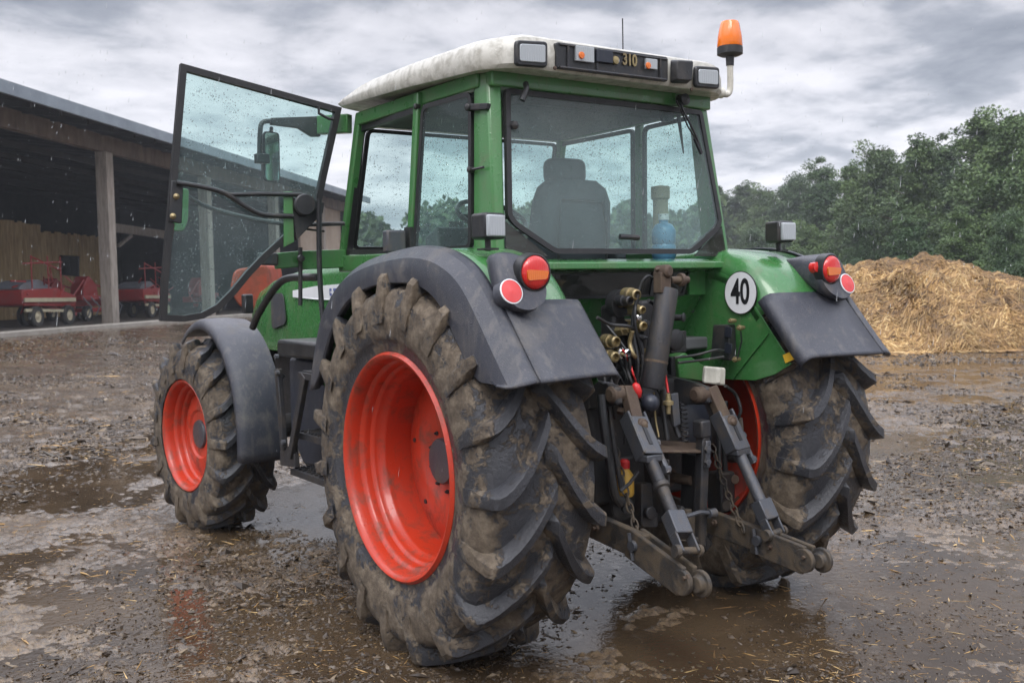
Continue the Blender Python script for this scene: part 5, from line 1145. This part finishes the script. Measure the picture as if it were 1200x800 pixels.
# drawbar frame : uprights, pins, plate
mb = MB(); mb.beam(py(822, 492, -.50), py(823, 512, -.50), .06, .06, up=(0, 1, 0)); mb.beam(py(824, 508, -.50), py(819, 640, -.48), .046, .05, up=(0, 1, 0)); db = mb.build('drawbar_upright', T, 'iron', bevel=.008)
mb = MB(); mb.beam(py(829, 516, -.53), py(828, 548, -.53), .03, .02, up=(0, 1, 0)); mb.build('latch_strip', db, 'grey_steel', bevel=.005)
for p_ in (526, 541): mb = MB(); mb.lathe(py(828, p_, -.54), (0, -1, 0), [(0, .017), (.014, .017), (.016, 0)], 6); mb.build('bolt', db, 'grey_steel')
mb = MB(); mb.tube([py(792, 604, -.52), py(806, 604, -.52), py(820, 600, -.54), py(834, 601, -.54)], .010, 8, smooth=3); mb.lathe(py(834, 601, -.54), (1, 0, 0), [(-.02, .02), (.02, .022), (.025, .01)], 12); mb.build('drawbar_pin', T, 'grey_steel')
mb = MB(); mb.prism(round_poly([py(793, 628, -.50), py(826, 630, -.50), py(829, 622, -.36), py(796, 618, -.36)], .02), (0, 0, -.022)); mb.lathe(py(806, 618, -.45), (0, 0, 1), [(-.04, .035), (.06, .035), (.07, .02), (.085, .02)], 16); mb.build('hitch_plate', T, 'muddy_steel', bevel=.004)
mb = MB(); mb.beam(py(790, 596, -.40), py(825, 640, -.40), .08, .06); mb.build('hitch_frame', T, 'iron_dark', bevel=.01)
mb = MB(); mb.box(py(845, 575, -.20), (.10, .10, .20)); mb.build('pump_block', T, 'iron_dark', bevel=.01)
mb = MB(); mb.prism(round_poly([py(752, 566, -.40), py(768, 566, -.40), py(772, 618, -.40), py(752, 618, -.40)], .02), (0, .05, 0)); mb.lathe(py(760, 600, -.41), (0, -1, 0), [(0, .03), (.02, .03), (.022, .01)], 14); mb.build('stabiliser_bracket', T, 'iron', bevel=.005)
mb = MB(); mb.lathe(py(728, 594, -.42), (-.2, -1, 0), [(0, .05), (.02, .052), (.03, .035), (.032, .02), (.05, .018)], 22); mb.build('pulley', T, 'iron_dark')
mb = MB(); mb.tube([py(704, 462, -.42), py(708, 500, -.44), py(715, 545, -.46), py(720, 578, -.46), py(727, 590, -.45)], .019, 10, smooth=3); mb.build('curved_tube', T, 'black')
mb = MB(); mb.tube([py(712, 460, -.38), py(719, 520, -.42), py(728, 572, -.42)], .011, 8); mb.tube([py(727, 575, -.5), py(738, 566, -.5), py(748, 552, -.5)], .008, 8); mb.build('thin_rod', T, 'iron')
# top link stored upright
a = py(782, 338); b = py(764, 455); d = (b-a).normalized()
mb = MB(); mb.tube([a, a+d*.01, b-d*.03, b], [.046, .050, .052, .044], 28); tl = mb.build('top_link', T, 'iron', smooth=40)
mb = MB(); m2 = a.lerp(b, .72); mb.tube([m2, m2+d*.012], [.0525, .0525], 28, caps=False); mb.build('band', tl, 'rust')
mb = MB(); mb.box(py(776, 331), (.06, .05, .09)); mb.lathe(py(777, 318), (.2, -1, 0), [(-.03, .028), (.03, .03), (.04, .02)], 16); mb.lathe(py(792, 328), (1, -.1, 0), [(-.03, .016), (.02, .016), (.02, .03), (.04, .03), (.045, .018), (.07, .016)], 12); mb.tube([py(768, 316), py(782, 313), py(786, 320)], .008, 6); mb.build('link_end', tl, 'rust', bevel=.006)
# hoses and couplers
hoses = [((748, 345), (741, 380), (748, 425), (745, 452), .008, 'black'), ((772, 352), (768, 330), (758, 324), (749, 340), (744, 375), (752, 415), .0065, 'black'),
         ((760, 352), (770, 362), (766, 390), (760, 415), (757, 425), .009, 'black'), ((700, 372), (715, 380), (735, 382), (745, 386), .008, 'black'), ((790, 419), (815, 416), (838, 410), (848, 411), .006, 'black'), ((795, 425), (820, 422), (848, 418), .006, 'black'),
         ((741, 388), (738, 402), (742, 415), (748, 421), .010, 'brass'), ((730, 410), (738, 425), (742, 438), (747, 452), .0045, 'redcap'), ((777, 430), (780, 442), (783, 460), .006, 'redcap'), ((706, 448), (722, 452), (738, 470), .006, 'grey_steel'), ((727, 442), (733, 455), (742, 468), .005, 'black'),
         ((850, 452), (862, 462), (868, 480), (864, 492), .008, 'black'), ((766, 460), (768, 490), (772, 512), .005, 'brass'), ((780, 468), (788, 492), (796, 512), .012, 'iron'), ((776, 455), (777, 480), (782, 515), .012, 'black')]
for h in hoses:
    pts = [py(*q, -.42+.02*(i_ % 2)) for i_, q in enumerate(h[:-2])]; mb = MB(); mb.tube(pts, h[-2], 8, smooth=5); mb.build('hydraulic_hose', T, h[-1], smooth=60)
for px, p_, r_, mt, y in ((725, 400, .024, 'brass', -.38), (724, 418, .024, 'brass', -.38), (739, 414, .02, 'chrome', -.42), (749, 345, .024, 'brass', -.42), (757, 382, .022, 'brass', -.42), (752, 372, .016, 'chrome', -.42), (756, 363, .018, 'brass', -.44), (741, 352, .02, 'iron', -.4)):
    c = py(px, p_, y); mb = MB(); mb.lathe(c+Vector((0, .09, 0)), (-.15, -1, 0), [(0, r_*1.3), (.05, r_*1.3), (.052, r_), (.09, r_), (.095, r_*.7), (.07, r_*.6), (.07, 0)], 16); mb.build('hydraulic_coupler', T, mt, smooth=40)
c = py(722, 356, -.24); mb = MB(); mb.lathe(c, (0, -1, 0), [(0, .065), (.05, .065), (.055, .045), (.05, .03)], 28); tc_ = mb.build('trailer_socket', T, 'black', smooth=40); mb = MB(); mb.lathe(c+Vector((.02, -.04, 0)), (0, -1, 0), [(0, .022), (.04, .02), (.042, 0)], 14); mb.build('socket_pin', tc_, 'brass')
mb = MB(); mb.box(py(733, 395, -.22), (.22, .10, .30)); mb.box(py(755, 395, -.26), (.13, .12, .34)); mb.build('valve_block', T, 'iron_dark', bevel=.015)
mb = MB(); mb.box(py(785, 400, -.25), (.10, .12, .10)); mb.lathe(py(786, 398, -.34), (0, -1, 0), [(0, .05), (.04, .05), (.05, .03)], 20); mb.lathe(py(790, 372, -.36), (.5, -1, 0), [(0, .015), (.04, .015), (.042, .022), (.05, .02)], 12); mb.build('valve_body', T, 'iron_dark', bevel=.01)
mb = MB(); n_ = 20; c = py(762, 472, -.5); mb.lathe(c-Vector((0, 0, .04)), (0, 0, 1), [(.04-.04*math.cos(math.pi*k/12), max(.0, .04*math.sin(math.pi*k/12))) for k in range(13)], 24); mb.build('ball_cap', T, 'navy', smooth=60)
c = py(744, 458, -.48); mb = MB(); mb.lathe(c+Vector((0, 0, .035)), (.25, -.1, -1), [(0, .008), (.012, .019), (.04, .022), (.065, .012), (.07, 0)], 14); mb.build('red_toggle', T, 'redcap', smooth=60)
c = py(783, 474, -.48); mb = MB(); mb.lathe(c+Vector((0, 0, .05)), (0, 0, -1), [(0, .01), (.03, .012), (.035, .024), (.05, .024), (.052, .012), (.09, .01)], 14); mb.build('drain_valve', T, 'brass', smooth=40)
mb = MB(); mb.prism([py(787, 462, -.44), py(795, 460, -.44), py(798, 497, -.44), py(790, 500, -.44)], (0, .02, 0)); mb.build('grey_lever', T, 'grey_steel', bevel=.003)
mb = MB(); c = py(732, 560, -.34); mb.lathe(c-Vector((0, 0, .08)), (0, 0, 1), [(0, .036), (.01, .042), (.09, .042), (.12, .022), (.13, .02)], 18); yb = mb.build('yellow_bottle', T, 'yellow_tank', smooth=40); mb = MB(); mb.lathe(c+Vector((0, 0, .045)), (0, 0, 1), [(0, .024), (.03, .024), (.04, .014), (.04, 0)], 16); mb.build('cap', yb, 'redcap', smooth=40)
# right side: green bracket with cream lamp, socket strip
mb = MB(); mb.prism([py(794, 417, -.18), py(803, 413, -.18), py(828, 430, -.18), py(825, 447, -.18), py(796, 443, -.18)], (0, .10, 0)); gb = mb.build('green_bracket', T, 'green2', bevel=.006)
mb = MB(); mb.prism([py(787, 418, -.16), py(796, 418, -.16), py(796, 444, -.16), py(787, 440, -.16)], (0, .1, 0)); mb.build('black_bracket', T, 'black', bevel=.005)
c = py(838, 440, -.34); mb = MB(); mb.box(c, (.045, .05, .075), Matrix.Rotation(-.5, 3, 'Z')); mb.prism(round_poly([py(827, 429, -.36), py(851, 431, -.36), py(850, 452, -.36), py(825, 449, -.36)], .012), (.01, .03, 0)); mb.build('cream_lamp', T, 'cream', bevel=.008)
X6 = .545
def pw(px, p_, x=X6): return Vector(P(px, p_, 'x', x))
mb = MB(); mb.prism([pw(844, 380), pw(862, 380), pw(864, 422), pw(841, 419)], (-.05, 0, 0)); ss = mb.build('socket_strip', T, 'black', bevel=.006)
for p_ in (389, 408): mb = MB(); mb.beam(pw(854, p_-6, .49), pw(853, p_+6, .49), .005, .045, up=(0, 1, 0)); mb.build('socket', ss, 'navy', bevel=.003)
for q in ((857, 376), (867, 384), (862, 421)): mb = MB(); mb.lathe(pw(*q, .50), (-1, 0, 0), [(-.03, .008), (.004, .014), (.012, .012), (.013, .006), (.02, .006)], 10); mb.build('wing_nut', ss, 'brass')
mb = MB(); mb.tube([pw(868, 388, .50), pw(869, 400, .51), pw(864, 420, .50)], .004, 6); mb.build('wire', ss, 'black')
mb = MB(); ring_frame(mb, [py(861, 490, -.2), py(870, 489, -.2), py(873, 518, -.2), py(863, 522, -.2)], .008, (0, .05, 0)); mb.build('valve_frame', T, 'cream')
for i_, (px, p_, r_, l_) in enumerate(((848, 560, .035, .10), (855, 535, .03, .12), (865, 590, .04, .08), (838, 590, .04, .1), (848, 520, .03, .1))):
    mb = MB(); mb.lathe(py(px, p_, -.16), (.2*(i_ % 3-1), -1, .1), [(0, r_), (l_*.5, r_), (l_*.55, r_*.7), (l_, r_*.65), (l_, 0)], 14); mb.build('brake_fitting', T, 'iron' if i_ % 2 else 'rust', smooth=40)
mb = MB(); mb.tube([py(850, 470, -.2), py(848, 510, -.22), py(852, 570, -.2), py(862, 600, -.2)], .014, 8, smooth=4); mb.tube([py(842, 500, -.25), py(843, 560, -.25)], .012, 8); mb.build('brake_pipe', T, 'black')
mb = MB(); mb.lathe((.30, AY, AZ), (1, 0, 0), [(0, .2), (.1, .24), (.24, .24), (.26, .2), (.3, .12)], 36); mb.build('brake_housing', T, 'navy', smooth=40)
mb = MB(); mb.lathe((-.30, AY, AZ), (-1, 0, 0), [(0, .2), (.1, .24), (.24, .24), (.26, .2), (.3, .12)], 36); mb.build('brake_housing', T, 'navy', smooth=40)
# more pipes, springs, chains and small fittings round the hitch
random.seed(12)
for k in range(16):
    x0 = random.uniform(706, 760); y0 = random.uniform(372, 440); x1 = x0+random.uniform(-6, 34); y1 = y0+random.uniform(45, 110); dpp = random.uniform(-.40, -.26)
    mb = MB(); mb.tube([py(x0, y0, dpp+.08), py((x0+x1)/2+random.uniform(-14, 14), (y0+y1)/2, dpp-.02), py(x1, y1, dpp)], random.choice((.005, .007, .010)), 8, smooth=6); mb.build('hydraulic_hose', T, random.choice(('black', 'black', 'iron', 'iron_dark')), smooth=60)
for k in range(14):
    c = py(random.uniform(706, 768), random.uniform(350, 500), random.uniform(-.34, -.28)); r0 = random.uniform(.010, .02)
    mb = MB(); mb.lathe(c, (random.uniform(-.6, .6), -1, random.uniform(-.5, .5)), [(-.04, r0*1.4), (0, r0*1.4), (.002, r0), (.03, r0), (.032, r0*.6), (.05, r0*.6)], 6 if k % 2 else 12); mb.build('hose_fitting', T, random.choice(('iron', 'rust', 'brass', 'iron', 'grey_steel')), smooth=30)
for s, top, bot in ((-1, (716, 500), (748, 628)), (1, (834, 520), (872, 622))):   # check chains
    a = py(*top, -.22); b = pxn(*bot, s*.33); nl = 12
    mb = MB()
    for k in range(nl):
        c = a.lerp(b, (k+.5)/nl); c.z -= .03*math.sin(math.pi*(k+.5)/nl); d = (b-a).normalized(); u = d.cross(Vector((0, 0, 1))).normalized(); w = d.cross(u) if k % 2 else u
        hl = (b-a).length/nl*.62; mb.tube([c+d*(hl*math.cos(t_))+w*(.014*math.sin(t_)) for t_ in [2*math.pi*j/12 for j in range(13)]], .0045, 6, caps=False)
    mb.build('check_chain', T, 'muddy_steel', smooth=60)
mb = MB(); a, b = py(800, 470, -.30), py(806, 560, -.34); mb.tube([a.lerp(b, k/120)+Vector((.016*math.cos(k*.9), .016*math.sin(k*.9), 0)) for k in range(121)], .0035, 6); mb.build('return_spring', T, 'iron', smooth=60)
for px_, p_ in ((744, 640), (905, 640), (700, 618), (838, 612), (806, 676), (945, 652)):
    x_ = -.41 if px_ < 820 else .31
    mb = MB(); mb.lathe(pxn(px_, p_, x_+.02), (-1, 0, 0), [(0, .016), (.012, .016), (.014, .008), (.026, .008)], 6); mb.build('bolt', T, 'rust', smooth=30)
# bottles standing in the cab corner
c = Vector((min(.60, P(778, 290, 'y', .10)[0]), .10, 1.69)); jg = empty('water_bottle', c, 'large blue plastic water bottle standing in the rear right corner of the cab', 'bottle')
mb = MB(); mb.lathe(c, (0, 0, 1), [(0, .05), (.02, .062), (.07, .062), (.08, .057), (.09, .062), (.15, .062), (.18, .045), (.19, .024), (.21, .024)], 28); mb.build('bottle_body', jg, painted('blue_plastic', (.10, .26, .42), .3, dirt=.1, drops=0), smooth=40)
mb = MB(); mb.lathe(c+Vector((0, 0, .205)), (0, 0, 1), [(0, .028), (.03, .028), (.032, 0)], 16); mb.build('bottle_cap', jg, 'white_label')
c = Vector((.60, .235, 1.69)); mb = MB(); mb.lathe(c, (0, 0, 1), [(0, .045), (.28, .04), (.32, .04), (.33, .05), (.39, .05), (.40, .0)], 20); tb_ = mb.build('cardboard_tube', None, 'machrim', smooth=40); tb_['label'] = 'beige upright container standing behind the blue bottle in the cab'; tb_['category'] = 'container'

# ------------------------------------------------------------------ rain
r = np.random.default_rng(3); n = 2200; dd = 3+23*r.random(n)**.7; px = r.uniform(-60, 1260, n); pyy = r.uniform(-20, 560, n)
Pc = CAM[None]+dd[:, None]*(FW[None]+RT[None]*((px-600)/FPX)[:, None]+UP[None]*((400-pyy)/FPX)[:, None]); Pc = Pc[Pc[:, 2] > .1]; n = len(Pc)
ln = r.uniform(.012, .055, n)[:, None, None]; wd_ = np.full((n, 1, 1), .0015)*np.clip(np.linalg.norm(Pc-CAM, axis=1)/6, .7, 2.6)[:, None, None]
tmp = np.array([[0, 0, .7], [1, 0, -.1], [-.5, .87, -.1], [-.5, -.87, -.1], [0, 0, -.3]])
V = Pc[:, None, :]+tmp[None]*np.concatenate([wd_, wd_, ln], 2)+np.array([.03, -.02, 0])*0
V[:, 0, 0] += ln[:, 0, 0]*.12
F0 = np.array([[0, 1, 2], [0, 2, 3], [0, 3, 1], [4, 2, 1], [4, 3, 2], [4, 1, 3]]); F = (F0[None]+(np.arange(n)*5)[:, None, None]).reshape(-1, 3)
o = npmesh('rain', V.reshape(-1, 3), F, 'rain'); o['kind'] = 'stuff'; o['label'] = 'rain drops falling over the yard'; o['category'] = 'rain'
# ------------------------------------------------------------------ damp air
m = bpy.data.materials.new('damp_air'); m.use_nodes = True; t = m.node_tree; t.nodes.clear()
pv = t.nodes.new('ShaderNodeVolumePrincipled'); pv.inputs['Color'].default_value = (.86, .90, .96, 1); pv.inputs['Density'].default_value = .0009; pv.inputs['Anisotropy'].default_value = .2
oo = t.nodes.new('ShaderNodeOutputMaterial'); L(t, pv.outputs[0], oo.inputs['Volume'])
mb = MB(); mb.box((0, 0, 10), (3400, 3400, 24)); hz_ = mb.build('haze', mat=m, smooth=0); hz_['kind'] = 'stuff'
